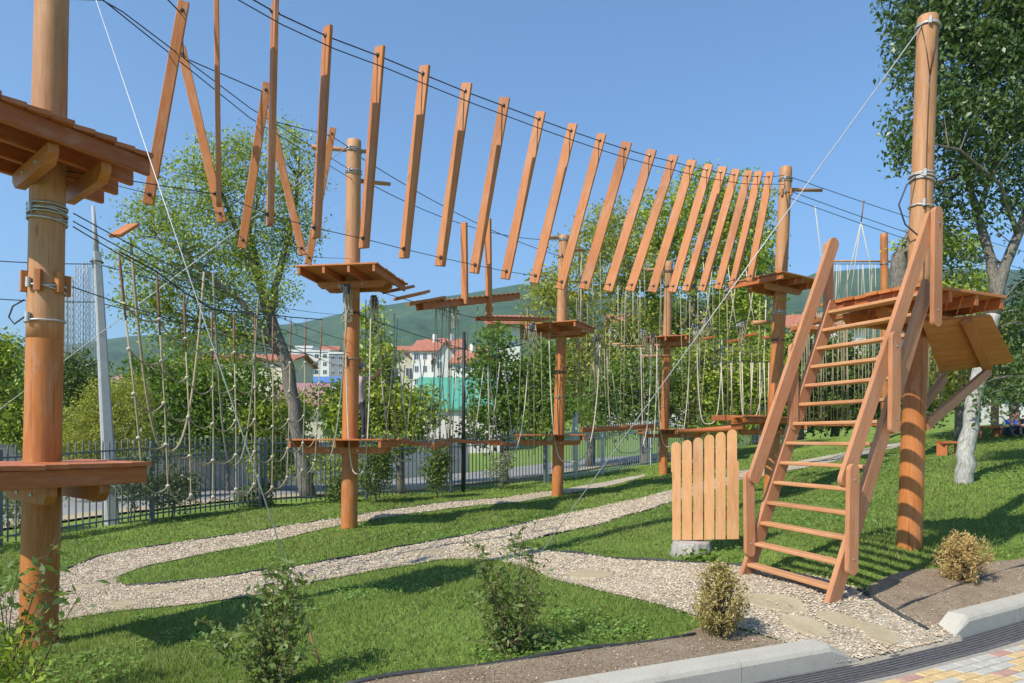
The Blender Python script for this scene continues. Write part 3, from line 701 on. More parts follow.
def flag(px, py, wx, wy, label):
    c = pg(px, py); n = 8; k = F/c.y; ph = rr.uniform(0, 6)
    out = []
    for i in range(n):
        q = 2*math.pi*i/n; r = 1+.14*math.sin(2*q+ph)+rr.uniform(-.2, .16)
        x = c.x+math.cos(q)*wx/k*r; y = c.y+math.sin(q)*wy*c.y/(EYE-c.z)/k*r; out.append(Vector((x, y, 0)))
    mb = MB(); rings = []
    FLAGS.append(np.array([(p.x, p.y) for p in out]))
    for zz, s in ((-.02, 1.02), (.018, 1.0), (.024, .97)):
        rings.append([Vector((c.x+(p.x-c.x)*s, c.y+(p.y-c.y)*s, gz(p.x, p.y)+zz)) for p in out])
    mb.loft(rings, [0, .05, .06], smooth=False); tag(mb.build('flagstone', M['flag']), label, 'stepping stone', 'flagstones in the gravel path')
for a in [(162, 591, 20, 4.5, 'long flat flagstone in the gravel at the tip of the lawn island'), (122, 606, 14, 4, 'small flagstone in the gravel right of the near left pole'), (772, 604, 28, 7, 'large flagstone in the gravel directly before the ladder foot'),
          (838, 622, 20, 3.5, 'narrow flagstone in the gravel between ladder foot and the drain'), (880, 637, 22, 6, 'flagstone in the gravel nearest to the right kerb end'), (806, 628, 20, 6, 'half buried flagstone in the gravel right of the yellow shrub'),
          (300, 583, 18, 4, 'flagstone in the lower gravel path behind the left green shrub'), (592, 576, 26, 4.5, 'flagstone in the gravel where the two paths part'), (425, 553, 22, 3, 'flagstone in the lower gravel path beside the middle lawn shadow'), (90, 588, 14, 3.5, 'flagstone in the gravel bend behind the near left pole')]: flag(*a)

# ------------------------------------------------------------------ hanging planks and cables
def depth_on(A, B, px):
    k = (px-CX)/F; dx, dy = B[0]-A[0], B[1]-A[1]; t = (k*A[1]-A[0])/(dx-k*dy); return A[1]+t*dy
PX = {'P1': (-3.42, 5.3), 'P2': (-2.95, 13.3), 'P3': (1.25, 18.5), 'P4': (5.05, 23.5), 'P5': (5.85, 15.5)}
def cable(pts, r, mat, label, name='steel_cable', n=6, group='wire cables of the rope course'):
    mb = MB(); mb.tube(pts, r, n); return tag(mb.build(name, M[mat]), label, 'cable', group)
def sagline(a, b, sag, n=24): return [Vector(a).lerp(Vector(b), i/n)-Vector((0, 0, 4*sag*(i/n)*(1-i/n))) for i in range(n+1)]
def hplank(top, bot, wdir, label, wd=.155, th=.042, group='planks hanging from the long cable'):
    t = thing('hanging_plank', tuple(top), label, 'plank', group)
    ax = (top-bot).normalized(); wdir = (wdir-ax*wdir.dot(ax)).normalized(); nrm = ax.cross(wdir)
    mb = MB(); mb.bar(bot, top, wd, th, up=nrm); mb.build('board', M['wood'], t)
    for f in (.045, .955):
        p = bot.lerp(top, f); m2 = MB(); m2.tube([p-nrm*.045, p-nrm*.03, p-nrm*.029, p+nrm*.029, p+nrm*.03, p+nrm*.045], [.012, .012, .022, .022, .012, .012], 7); m2.build('bolt', M['bolt'], t)
LP = [((216, -32), (219, 205)), ((275, 2), (270, 225)), ((328, 27), (316, 238)), ((380, 47), (364, 248)), ((425, 66), (404, 258)), ((467, 83.5), (440, 266)), ((505, 98), (474, 273)), ((541, 112), (505, 279)),
      ((573, 124), (534, 283)), ((602, 134), (560, 289)), ((627, 142.5), (584, 289)), ((652, 150), (608, 291)), ((674, 155.5), (630, 291)), ((692, 160.5), (652, 292)), ((709, 164.5), (672, 292)), ((723, 167), (686, 291)), ((736, 169.5), (702, 291)), ((749, 171), (718, 289)), ((759, 171.5), (733, 285)), ((770, 172), (750, 281))]
wd = Vector((-.77, .64, 0))
tops, bots = [], []
for i, ((a, b2), (c_, d2)) in enumerate(LP):
    d = depth_on(PX['P1'], PX['P5'], (a+c_)/2); tp, bt = at(a, b2, d), at(c_, d2, d); tops.append(tp); bots.append(bt)
    vw = Vector((tp.x+bt.x, tp.y+bt.y, 0)).normalized(); wd = Matrix.Rotation(R(([2, 16, 30, 44, 58, 68, 74][i] if i < 7 else 78)+((i*37) % 7-3)), 3, 'Z') @ vw
    hplank(tp, bt, wd, f'slanted orange plank on the long cable, {ordn(19-i)} counting from the tall pole by the ladder', wd=.125 if i < 10 else .15)
p5 = POLES['P5'][2]; p1 = POLES['P1'][2]
dn = lambda L_, f: [p.lerp(q, f) for p, q in zip(L_, L_)]
up1 = p1(5.75)[0]
cable([up1]+[t_.lerp(b_, .045) for t_, b_ in zip(tops, bots)]+[p5(7.3)[0]], .007, 'cable', 'dark cable through the top bolts of the hanging planks')
cable([p1(5.45)[0]]+[t_.lerp(b_, .125)+Vector((.1, -.08, 0)) for t_, b_ in zip(tops, bots)]+[p5(7.1)[0]], .006, 'cable', 'dark cable just below the top bolts of the hanging planks')
cable([p1(3.6)[0]]+[b_.lerp(t_, .045) for t_, b_ in zip(tops, bots)]+[p5(5.3)[0]], .0042, 'cable', 'dark cable through the bottom bolts of the hanging planks')
ZG = [((184, 2), (148, 204)), ((181, 47), (222, 222)), ((267, 83), (242, 248)), ((269, 112), (303, 255)), ((333, 128), (308, 264))]
zl = ['first zigzag plank from the near left pole, leaning right at its top', 'second zigzag plank from the near left pole, leaning left at its top', 'middle zigzag plank in front of the elm crown, leaning right', 'fourth zigzag plank, slanting down to the right into the elm crown', 'last zigzag plank beside the pole with crossbars']
zp = []
for ((a, b2), (c_, d2)), lb, d in zip(ZG, zl, (7.5, 8.6, 9.3, 10.3, 11.3)):
    hplank(at(a, b2, d), at(c_, d2, d), Vector((.96, .28, 0)), lb, wd=.105, th=.05, group='zigzag planks between the two left poles'); zp.append((at(a, b2, d), at(c_, d2, d)))
p2 = POLES['P2'][2]
cable([p1(5.7)[0]]+[a.lerp(b2, .06) for a, b2 in zp]+[p2(6.95)[0]], .007, 'cable', 'dark cable through the tops of the zigzag planks')
cable([p1(5.05)[0], at(123, 12, 6.6), at(250, 108, 9.2), p2(6.55)[0]], .006, 'cable', 'upper dark safety cable from the near left pole to the crossbar pole')
cable([p1(4.85)[0], at(103, 0, 6.4), at(168, 52, 7.5), at(250, 118, 9.2), p2(6.4)[0]], .006, 'cable', 'lower dark safety cable from the near left pole to the crossbar pole')
cable([p1(3.6)[0]]+[b2.lerp(a, .05) for a, b2 in zp]+[p2(4.95)[0]], .004, 'cable', 'dark cable through the bottoms of the zigzag planks')
for i, (z0, z1, lb) in enumerate([(3.3, 3.42, 'topmost of the cables leaving the strap below the near upper platform'), (3.24, 3.2, 'second of the cables leaving the strap below the near upper platform'), (3.2, 2.9, 'lowest of the cables leaving the strap below the near upper platform'), (2.75, 3.1, 'cable from the wedges of the near left pole to the crossbar pole')]):
    cable(sagline(p1(z0)[0]+Vector((.13, .1, 0)), p2(z1)[0], .12), .0048, 'cable', lb)
# small foot board hanging on the strap cables
mb = MB(); a = at(115, 236, 6.5); mb.bar(a, at(133, 225, 6.75), .12, .03); tag(mb.build('foot_board', M['wood']), 'small single foot board on the cables beside the near left pole', 'board')
# cables further along
p3 = POLES['P3'][2]; p4 = POLES['P4'][2]; p7 = POLES['P7'][2]; p8 = POLES['P8'][2]
for k, (pa, za, pb, zb, lb, sg) in enumerate([
    (p2, 6.5, p3, 6.75, 'upper cable between the crossbar pole and the middle pole', .35), (p2, 6.9, p3, 6.3, 'safety cable between the crossbar pole and the middle pole', .2),
    (p2, 4.5, p3, 4.3, 'footbridge cable between the crossbar pole and the middle pole', .1), (p2, 3.95, p3, 3.35, 'rope carrying cable below the footbridge of the middle pole', .1),
    (p3, 6.75, p4, 7.1, 'upper cable between the middle pole and the farthest pole', .25), (p3, 4.3, p4, 4.5, 'stirrup cable between the middle pole and the farthest pole', .1), (p3, 3.5, p4, 3.6, 'lower cable between the middle pole and the farthest pole', .1),
    (p4, 7.1, p5, 7.1, 'upper cable between the farthest pole and the ladder side pole', .2), (p4, 4.5, p5, 4.6, 'middle cable between the farthest pole and the ladder side pole', .1), (p4, 3.5, p5, 3.75, 'lower cable between the farthest pole and the ladder side pole', .1),
    (p5, 7.3, p8, 7.4, 'topmost cable running right from the ladder side pole', .1), (p5, 7.0, p8, 6.8, 'second cable running right from the ladder side pole', .1), (p5, 6.85, p8, 6.6, 'third cable running right from the ladder side pole', .1)]):
    cable(sagline(pa(za)[0], pb(zb)[0], sg), .008, 'cable', lb)
cable([t6-ax6(5)[0].normalized()*0+Vector((-.1, -.05, -.12)), pg(541, 554)+Vector((0, 0, .02))], .006, 'cablel', 'pale guy wire from the tan pole down to the gravel', 'guy_wire')
gy = thing('guy_wire', tuple(pg(320, 664)), 'pale guy wire from the top of the near left pole down to the lawn', 'cable', 'wire cables of the rope course')
mb = MB(); g0 = POLES['P1'][2](5.75)[0]; g1 = pg(320, 664); mb.tube([g0, g1], .0042, 6); mb.build('wire', M['cablel'], gy)
mb = MB(); dgy = (g0-g1).normalized(); mb.tube([g1-dgy*.1, g1+dgy*.2, g1+dgy*.21], [.008, .008, .004], 7); mb.build('anchor_sleeve', plain('red_sleeve', (.30, .12, .08), .7, var=.2), gy)
cable([POLES['P2'][1]+Vector((-.12, 0, -.1)), at(-120, 500, 14.5)], .008, 'cablel', 'thin guy wire sloping left from the crossbar pole past the elm', 'guy_wire')
# ------------------------------------------------------------------ fence
FW = [(-11.6, 4.0), (-10.2, 8), (-8.4, 11.8), (-5.8, 16.6), (-1.7, 20), (1.0, 22.3), (5, 26), (9, 30), (13, 34)]
def fence(seg, label, mat, H=1.62):
    t = thing('picket_fence', onground(*seg[0]), label, 'fence', 'steel picket fence sections')
    first = True
    for (ax_, ay_), (bx, by) in zip(seg[:-1], seg[1:]):
        Lg = math.hypot(bx-ax_, by-ay_); npan = max(1, round(Lg/2.4))
        for k in range(npan):
            a = Vector((ax_+(bx-ax_)*k/npan, ay_+(by-ay_)*k/npan, 0)); b = Vector((ax_+(bx-ax_)*(k+1)/npan, ay_+(by-ay_)*(k+1)/npan, 0))
            a.z = gz(a.x, a.y); b.z = gz(b.x, b.y); d = (b-a).normalized(); mb = MB(); n = round((b-a).length/.125)
            for j in range(1, n):
                p = a.lerp(b, j/n); mb.bar(p+Z*.06, p+Z*H, .022, .022, up=(d.x, d.y, 0), c=.002)
                mb.loft([[p+Z*H+Vector((sx*.011, sy*.011, 0)) for sx, sy in ((-1, -1), (1, -1), (1, 1), (-1, 1))], [p+Z*(H+.05)+Vector((sx*.002, sy*.002, 0)) for sx, sy in ((-1, -1), (1, -1), (1, 1), (-1, 1))]], [0, .05], smooth=False)
            for hz in (.16, H-.34, H-.16): mb.bar(a+Z*hz, b+Z*hz, .03, .03, c=.003)
            mb.build('picket_bay', M[mat], t)
            m2 = MB(); m2.bar(a-Z*.1, a+Z*(H-.02), .075, .075, up=(d.x, d.y, 0)); m2.build('post', M[mat], t)
    a = Vector((*seg[-1], gz(*seg[-1]))); m2 = MB(); m2.bar(a-Z*.1, a+Z*(H-.02), .075, .075, up=(1, 0, 0)); m2.build('post', M[mat], t)
    return t
fence(FW[:4], 'dark grey steel picket fence behind the near left pole and the rope net', 'fence')
fence([(FW[3][0]+.09, FW[3][1]+.075)]+FW[4:6], 'dark grey steel picket fence between the crossbar pole and the middle pole', 'fence')
fence([(FW[5][0]+.09, FW[5][1]+.085)]+FW[6:], 'steel picket fence with sun reflection painted in, behind the middle pole under the trees', 'fence_sunlit')
# ------------------------------------------------------------------ vegetation
def unit(n):
    v = RNG.normal(size=(n, 3)); return v/np.linalg.norm(v, axis=1)[:, None]
def leaves_mesh(name, pts, size, mat, parent, up=.5, droop=0., aspect=.5, tint=None, vary=.35):
    n = len(pts)
    nrm = unit(n); nrm[:, 2] += up; nrm /= np.linalg.norm(nrm, axis=1)[:, None]
    d = unit(n); d[:, 2] -= droop; d -= nrm*(d*nrm).sum(1)[:, None]; d /= np.linalg.norm(d, axis=1)[:, None]+1e-9
    s = np.cross(nrm, d); L_ = (size*(1+vary*RNG.uniform(-1, 1, n)))[:, None]; W_ = L_*aspect
    b = pts-d*L_*.5; t_ = pts+d*L_*.5; m1 = pts+s*W_*.5+nrm*L_*.06-d*L_*.06; m2 = pts-s*W_*.5+nrm*L_*.06-d*L_*.06
    v = np.stack([b, m1, t_, m2], 1).reshape(-1, 3)
    if tint is None: tint = np.clip(RNG.normal(.5, .2, n), 0, 1)
    return npmesh(name, v, 4, mat, tint, parent)
def clump_points(clumps, n_tw, per, spread):
    """twig centres in ellipsoids, then leaves around each"""
    vol = np.array([c[1][0]*c[1][1]*c[1][2] for c in clumps])**.72; pick = RNG.choice(len(clumps), n_tw, p=vol/vol.sum())
    c = np.array([tuple(k[0]) for k in clumps])[pick]; r = np.array([k[1] for k in clumps])[pick]
    u = unit(n_tw); rad = RNG.uniform(.25, 1.0, n_tw)**.55
    rad *= 1+.18*np.sin(u[:, 0]*5+pick)*np.cos(u[:, 2]*6+pick*2)+RNG.normal(0, .05, n_tw)
    tw = c+u*r*rad[:, None]
    cnt = np.maximum(1, RNG.poisson(per, n_tw)); idx = np.repeat(np.arange(n_tw), cnt)
    p = tw[idx]+RNG.normal(size=(len(idx), 3))*np.array(spread)
    tn = np.clip(RNG.normal(.5, .17, n_tw)[idx]+RNG.normal(0, .14, len(idx)), 0, 1)
    return tw, p, tn
def tree(name, label, cat, base, trunks, clumps, n_tw, per, spread, size, leaf, bark='bark', group=None, limb=None, up=.5, droop=0., aspect=.5, nbr=60, br=.012):
    base = Vector(base); t = thing(name, tuple(base), label, cat, group)
    mb = MB(); m0 = mb; nodes = []
    for ti, tr in enumerate(trunks):
        if limb and ti == 1: mb = MB()
        pts = [Vector(p[:3]) for p in tr]; rad = [p[3] for p in tr]
        P_, R_ = [], []
        for i in range(len(pts)-1):
            for k in range(4):
                s = k/4; P_.append(pts[i].lerp(pts[i+1], s)+Vector((random.gauss(0, .03), random.gauss(0, .03), 0))*min(1, rad[i]*4)); R_.append((rad[i]+(rad[i+1]-rad[i])*s)*random.uniform(.94, 1.06))
        P_.append(pts[-1]); R_.append(rad[-1]); mb.tube(P_, R_, 10); nodes += list(zip(P_, R_))[len(P_)//3:]
    tw, p, tn = clump_points(clumps, n_tw, per, spread)
    nn = np.array([tuple(a) for a, b in nodes]); order = RNG.choice(len(tw), min(nbr, len(tw)), replace=False)
    for i in order:
        e = Vector(tw[i]); dd = ((nn-tw[i])**2).sum(1)+np.where(nn[:, 2] > e.z, 2.0, 0); j = int(np.argmin(dd)); a = Vector(nn[j]); Lg = (e-a).length
        m1 = a.lerp(e, .45)+Vector((random.gauss(0, .06*Lg), random.gauss(0, .06*Lg), .08*Lg)); r = min(nodes[j][1]*.6, br+.008*Lg)
        mb.tube([a, m1, e], [r, r*.65, .004], 5, cap=False)
    m0.build('trunk', M[bark], t)
    if limb: mb.build('limbs', M[limb], t)
    leaves_mesh('crown', p, size, M[leaf], t, up, droop, aspect, tn)
    return t
def E(px, py, d, rx, ry, rz): return (at(px, py, d), (rx, ry, rz))
def tr(*pts): return [(*at(a, b, d), r) for a, b, d, r in pts]
def tb(px, py, d): p = at(px, py, d); return Vector((p.x, p.y, gz(p.x, p.y)-.1))
# elm left, behind the rope net
d = 19
tree('elm_tree', 'tall airy elm with leaning dark trunk behind the rope net', 'tree', tb(310, 500, d),
     [[(*tb(310, 505, d), .22)]+tr((298, 440, d, .19), (288, 370, d, .17), (270, 315, d, .14), (255, 270, d, .10), (232, 220, d, .06), (215, 175, d, .02)),
      tr((270, 315, d, .11), (282, 260, d+.4, .08), (296, 205, d+.5, .05), (300, 150, d+.4, .015)), tr((285, 360, d, .10), (240, 300, d-.6, .07), (190, 260, d-1, .045), (155, 235, d-1, .015)),
      tr((262, 290, d, .08), (250, 230, d+1, .05), (262, 185, d+1, .015)), tr((280, 345, d, .07), (225, 330, d+.5, .05), (170, 310, d+.5, .015))],
     [E(295, 165, d, .75, .8, 1.0), E(272, 205, d+.5, 1.0, 1.1, .9), E(225, 165, d, 1.1, 1.0, .8), E(190, 190, d-.5, 1.1, 1.0, .9), E(160, 240, d-1, 1.0, .9, .9), E(215, 235, d, 1.3, 1.3, 1.0), E(265, 250, d+.5, 1.1, 1.1, .8),
      E(150, 290, d-.6, .7, .8, .7), E(190, 295, d, 1.1, 1.0, .9), E(240, 300, d, 1.2, 1.0, .8), E(300, 225, d+.3, .55, .6, .8), E(210, 345, d, 1.2, 1.0, .7), E(150, 215, d-1, .7, .7, .5), E(128, 262, d-1, .5, .5, .4), E(138, 305, d-.6, .6, .6, .5), E(250, 330, d, .9, .8, .6), E(215, 270, d-.4, 1.0, .9, .7), E(275, 285, d-.5, .7, .6, .6), E(170, 335, d, .8, .8, .6), E(285, 135, d+.3, .35, .4, .5), E(240, 145, d, .5, .5, .4)],
     3700, 9, (.16, .16, .11), .088, 'leaf_elm', up=.6, nbr=420, br=.008)
# green bushes under the elm
d = 22.5
for k, (px, py, rx, rz, lf, lb) in enumerate([(165, 400, 1.5, 1.6, 'leaf_bright', 'bright green bush behind the fence, left under the elm'), (228, 405, 1.5, 1.6, 'leaf_bright', 'bright green bush behind the fence, right under the elm crown'), (275, 430, 1.0, 1.0, 'leaf_elm', 'small bush left of the leaning elm trunk')]):
    tree('bush', lb, 'bush', tb(px, 490, d), [[(*tb(px, 490, d), .07)]+tr((px, 440, d, .06), (px-4, 390, d, .02))], [E(px, py, d, rx, 1.2, rz), E(px-18, py-15, d, rx*.6, .8, rz*.6), E(px+20, py-22, d, rx*.55, .8, rz*.55), E(px+5, py+30, d, rx, 1.0, rz*.6)], 650, 11, (.2, .2, .16), .15, lf, group='bushes behind the fence', nbr=40)
# dark and olive trees at far left
d = 26
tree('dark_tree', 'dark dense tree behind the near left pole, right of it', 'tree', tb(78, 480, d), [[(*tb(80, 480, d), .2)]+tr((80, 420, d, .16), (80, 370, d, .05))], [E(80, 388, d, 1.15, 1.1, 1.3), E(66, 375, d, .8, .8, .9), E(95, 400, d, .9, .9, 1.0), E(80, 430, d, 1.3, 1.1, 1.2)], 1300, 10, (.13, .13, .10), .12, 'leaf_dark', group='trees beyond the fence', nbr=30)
d = 21
tree('dark_tree', 'dark green tree at the left edge of the picture behind the pole', 'tree', tb(5, 500, d), [[(*tb(5, 500, d), .18)]+tr((5, 420, d, .15), (0, 340, d, .04))], [E(0, 400, d, 1.4, 1.2, 1.5), E(-20, 360, d, 1.2, 1.0, 1.1), E(18, 425, d, 1.0, 1.0, 1.1), E(2, 350, d, .45, .5, .55), E(40, 430, d, .8, .8, .9)], 1300, 10, (.16, .16, .12), .13, 'leaf_bright' if False else 'leaf_elm', group='trees beyond the fence', nbr=40)
d = 18.5
tree('cypress_bush', 'olive green feathery cypress bush left of the concrete pole', 'bush', tb(92, 510, d), [[(*tb(95, 510, d), .1)]+tr((95, 460, d, .08), (98, 400, d, .02))], [E(95, 440, d, .95, .9, 1.1), E(100, 408, d, .55, .6, .7), E(75, 460, d, .75, .7, .8), E(120, 430, d, .75, .7, 1.0), E(130, 400, d+.5, .6, .6, .7)], 1700, 12, (.09, .09, .12), .085, 'leaf_olive', group='bushes behind the fence', nbr=20, aspect=.3)
# tree right of the crossbar pole
d = 20
tree('lime_tree', 'bright green conical tree rising just right of the crossbar pole', 'tree', tb(400, 500, d), [[(*tb(402, 500, d), .12)]+tr((400, 430, d, .10), (385, 360, d, .06), (372, 310, d, .02))],
     [E(372, 325, d, .35, .4, .65), E(378, 360, d, .6, .6, .6), E(384, 390, d, .7, .7, .5), E(375, 405, d, .9, .8, .7), E(415, 410, d, .85, .8, .7), E(350, 420, d, .8, .7, .6), E(395, 435, d, 1.1, .9, .6), E(335, 400, d, .4, .5, .5)], 800, 10, (.16, .16, .11), .15, 'leaf_elm', group='trees beyond the fence', nbr=60, up=.7)
d = 22.5
tree('lime_tree', 'bushy green tree beside the black post, left of the white tower house', 'tree', tb(505, 485, d), [[(*tb(505, 485, d), .13)]+tr((505, 430, d, .11), (500, 370, d, .06), (495, 330, d, .02))],
     [E(495, 345, d, .6, .6, .6), E(482, 370, d, .6, .7, .6), E(505, 375, d, .9, .8, .7), E(530, 385, d, .8, .8, .8), E(495, 405, d, 1.0, .9, .7), E(525, 420, d, 1.0, .9, .8), E(545, 360, d, .6, .7, .8), E(480, 430, d, .7, .7, .7), E(548, 400, d, .8, .7, .8)], 900, 10, (.18, .18, .12), .15, 'leaf_bright', group='trees beyond the fence', nbr=70, up=.7)
# airy acacias behind middle pole
d = 29
tree('acacia_tree', 'feathery light green acacia directly behind the middle pole', 'tree', tb(585, 470, d), [[(*tb(590, 470, d), .2)]+tr((590, 400, d, .17), (585, 330, d, .12), (580, 270, d, .06), (578, 235, d, .02)), tr((588, 370, d, .1), (620, 300, d, .06), (630, 240, d, .02)), tr((588, 360, d, .1), (550, 310, d, .05), (535, 280, d, .02))],
     [E(585, 245, d, 1.2, 1.3, 1.0), E(610, 225, d, 1.1, 1.2, 1.0), E(625, 265, d, 1.6, 1.4, 1.3), E(575, 285, d, 1.6, 1.4, 1.1), E(555, 310, d, 1.3, 1.2, 1.0), E(605, 320, d, 2.0, 1.5, 1.3), E(550, 285, d, .9, .9, .7), E(590, 365, d, 2.0, 1.6, 1.3), E(635, 350, d, 1.6, 1.3, 1.5), E(560, 365, d, 1.4, 1.2, 1.3), E(600, 410, d, 2.0, 1.4, 1.1), E(540, 410, d, 1.2, 1.2, 1.0)],
     2000, 11, (.26, .26, .13), .15, 'leaf_olive', group='trees beyond the fence', nbr=140, up=.6)
d = 31
tree('broad_tree', 'large dark green round tree behind the hanging planks, left of the ladder', 'tree', tb(690, 460, d), [[(*tb(690, 465, d), .26)]+tr((690, 400, d, .22), (690, 320, d, .17), (700, 250, d, .08), (705, 195, d, .02)), tr((690, 330, d, .13), (740, 270, d, .07), (760, 215, d, .02)), tr((690, 350, d, .13), (650, 290, d, .07), (635, 230, d, .02))],
     [E(700, 190, d, 1.3, 1.4, 1.0), E(735, 205, d, 1.6, 1.6, 1.3), E(665, 220, d, 1.7, 1.6, 1.4), E(700, 240, d, 2.2, 1.8, 1.6), E(745, 255, d, 1.5, 1.6, 1.5), E(640, 260, d, 1.3, 1.3, 1.4), E(690, 300, d, 2.6, 2.0, 1.6), E(740, 320, d, 1.8, 1.6, 1.7), E(650, 330, d, 1.5, 1.5, 1.5), E(690, 360, d, 2.4, 1.8, 1.5), E(765, 230, d, .5, .6, .8)],
     3000, 10, (.22, .22, .16), .17, 'leaf_elm', group='trees beyond the fence', nbr=120)
d = 27
tree('broad_tree', 'lower bright green tree behind the rope loops, left of the farthest pole', 'tree', tb(645, 470, d), [[(*tb(645, 472, d), .2)]+tr((643, 430, d, .17), (640, 390, d, .10), (635, 350, d, .03))],
     [E(640, 375, d, 1.4, 1.1, 1.0), E(610, 390, d, 1.2, 1.0, .9), E(665, 395, d, 1.3, 1.1, 1.0), E(690, 385, d, 1.0, .9, .9), E(630, 415, d, 1.5, 1.0, .7), E(585, 410, d, .9, .9, .7)], 900, 10, (.2, .2, .14), .15, 'leaf_bright', group='trees beyond the fence', nbr=80)
tree('broad_tree', 'shaded green tree behind the farthest pole, right of the rope loops', 'tree', tb(700, 468, d), [[(*tb(662, 470, d), .2)]+tr((664, 420, d, .17), (690, 380, d, .1), (705, 345, d, .03))],
     [E(705, 395, d, 1.4, 1.2, 1.0), E(735, 375, d, 1.3, 1.1, 1.2), E(720, 420, d, 1.6, 1.2, .9), E(755, 400, d, 1.3, 1.1, 1.2), E(770, 360, d, 1.1, 1.0, 1.2), E(690, 350, d, 1.0, .9, .7)], 1100, 10, (.2, .2, .14), .15, 'leaf_elm', group='trees beyond the fence', nbr=80)
d = 36
tree('poplar_tree', 'light green tree top showing right behind the tall pole beside the ladder', 'tree', tb(760, 455, d), [[(*tb(755, 455, d), .2)]+tr((755, 380, d, .16), (755, 280, d, .04))], [E(748, 275, d, 1.0, 1.1, 1.2), E(765, 268, d, .8, .9, .9), E(740, 320, d, 1.4, 1.3, 1.6), E(790, 400, d, 2.0, 1.5, 1.6), E(760, 360, d, 2.0, 1.6, 1.8)], 900, 10, (.25, .25, .18), .2, 'leaf_bright', group='trees beyond the fence', nbr=50)
d = 33
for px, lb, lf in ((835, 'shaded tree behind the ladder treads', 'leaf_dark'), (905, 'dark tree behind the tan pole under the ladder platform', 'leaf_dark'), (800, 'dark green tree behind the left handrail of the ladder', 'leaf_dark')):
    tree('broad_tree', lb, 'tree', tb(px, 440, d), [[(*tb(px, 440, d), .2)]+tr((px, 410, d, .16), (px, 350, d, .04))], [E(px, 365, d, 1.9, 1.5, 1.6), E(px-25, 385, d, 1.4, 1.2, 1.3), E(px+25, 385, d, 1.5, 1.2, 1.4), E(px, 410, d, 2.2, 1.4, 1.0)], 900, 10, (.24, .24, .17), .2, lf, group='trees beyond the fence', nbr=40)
# near right big elm with weeping foliage
d = 12.4
tree('elm_tree', 'big leafy elm with pale trunk at the right edge behind the tan pole', 'tree', tb(964, 473, d),
     [[(*tb(964, 474, d), .155), ]+tr((966, 455, d, .135), (974, 400, d, .12), (984, 345, d, .115), (994, 312, d, .11)), tr((993, 315, d, .11), (1003, 275, d, .09), (1018, 235, d, .075), (1045, 160, d, .06), (1050, 60, d, .03)),
      tr((999, 298, d, .10), (990, 262, d+.1, .085), (978, 215, d+.2, .06), (965, 170, d+.3, .05), (955, 100, d+.2, .03), (935, 40, d, .012)), tr((978, 215, d+.2, .05), (1000, 150, d, .045), (985, 60, d-.2, .03), (970, 0, d-.2, .01)), tr((1018, 235, d, .05), (1000, 185, d-.4, .03), (960, 150, d-.8, .018), (915, 140, d-1, .007)), tr((965, 170, d+.3, .04), (930, 190, d, .02), (900, 165, d-.2, .008))],
     [E(985, 10, d, 1.2, 1.3, .9), E(935, -10, d, .85, 1.0, .75), E(921, 20, d-.2, .5, .8, .45), E(909, 45, d-.3, .38, .5, .28), E(902, 68, d-.3, .30, .4, .25), E(960, 65, d, 1.0, 1.2, .7), E(1000, 90, d, .9, 1.2, .9), E(975, 130, d-.2, .75, 1.0, .65), E(945, 115, d-.2, .6, .9, .6), E(903, 128, d-.4, .30, .4, .25), E(898, 148, d-.4, .22, .3, .28), E(908, 155, d-.3, .3, .4, .3), E(1030, 30, d, 1.0, 1.2, 1.0), E(1050, 110, d, .9, 1.1, .9), E(965, 180, d, .55, .7, .35),
      E(1000, 165, d, .45, .7, .35), E(950, 215, d+.2, .35, .5, .3), E(990, 215, d, .4, .6, .25), E(1030, 190, d, .5, .6, .4), E(935, 235, d+.2, .25, .4, .18), E(1020, 320, d+.6, .55, .7, .6), E(1035, 280, d+.3, .4, .5, .3), E(958, 265, d+.3, .35, .4, .25), E(1010, 380, d+.4, .5, .6, .5), E(985, 400, d-.1, .25, .3, .35), E(1000, 0, d, 1.8, 1.6, .9), E(1080, 0, d, 1.5, 1.5, 1.4)],
     3500, 11, (.085, .085, .15), .098, 'leaf_big', bark='barkp', limb='bark', up=.2, droop=.9, nbr=300, br=.005, aspect=.5)
tree('grey_trunk_tree', 'tree with pale grey bark half hidden left of the tan pole', 'tree', tb(912, 440, 20), [[(*tb(912, 440, 20), .2)]+tr((912, 400, 20, .22), (904, 330, 20, .22), (897, 290, 20, .25), (902, 258, 20, .22), (915, 225, 20, .12), (935, 200, 20, .03))], [E(925, 245, 20, .8, .8, .4), E(955, 250, 20, .9, .8, .35), E(960, 285, 20, .9, .8, .5), E(940, 300, 20, .6, .6, .4)], 300, 9, (.16, .16, .1), .15, 'leaf_elm', bark='bark', nbr=40)
d = 24
for px, lf, lb in ((960, 'leaf_olive', 'olive green tree right of the tan pole behind the ropes'), (1015, 'leaf_dark', 'dark tree at the right edge above the seated people'), (1060, 'leaf_elm', 'tree just outside the right edge of the picture')):
    tree('broad_tree', lb, 'tree', tb(px, 425, d), [[(*tb(px, 425, d), .16)]+tr((px, 400, d, .14), (px, 350, d, .04))], [E(px, 330, d, 1.3, 1.2, 1.0), E(px-20, 355, d, 1.0, 1.0, .9), E(px+20, 350, d, 1.1, 1.0, 1.0), E(px, 385, d, 1.3, 1.0, .6)], 750, 10, (.2, .2, .14), .15, lf, group='trees beyond the fence', nbr=40)
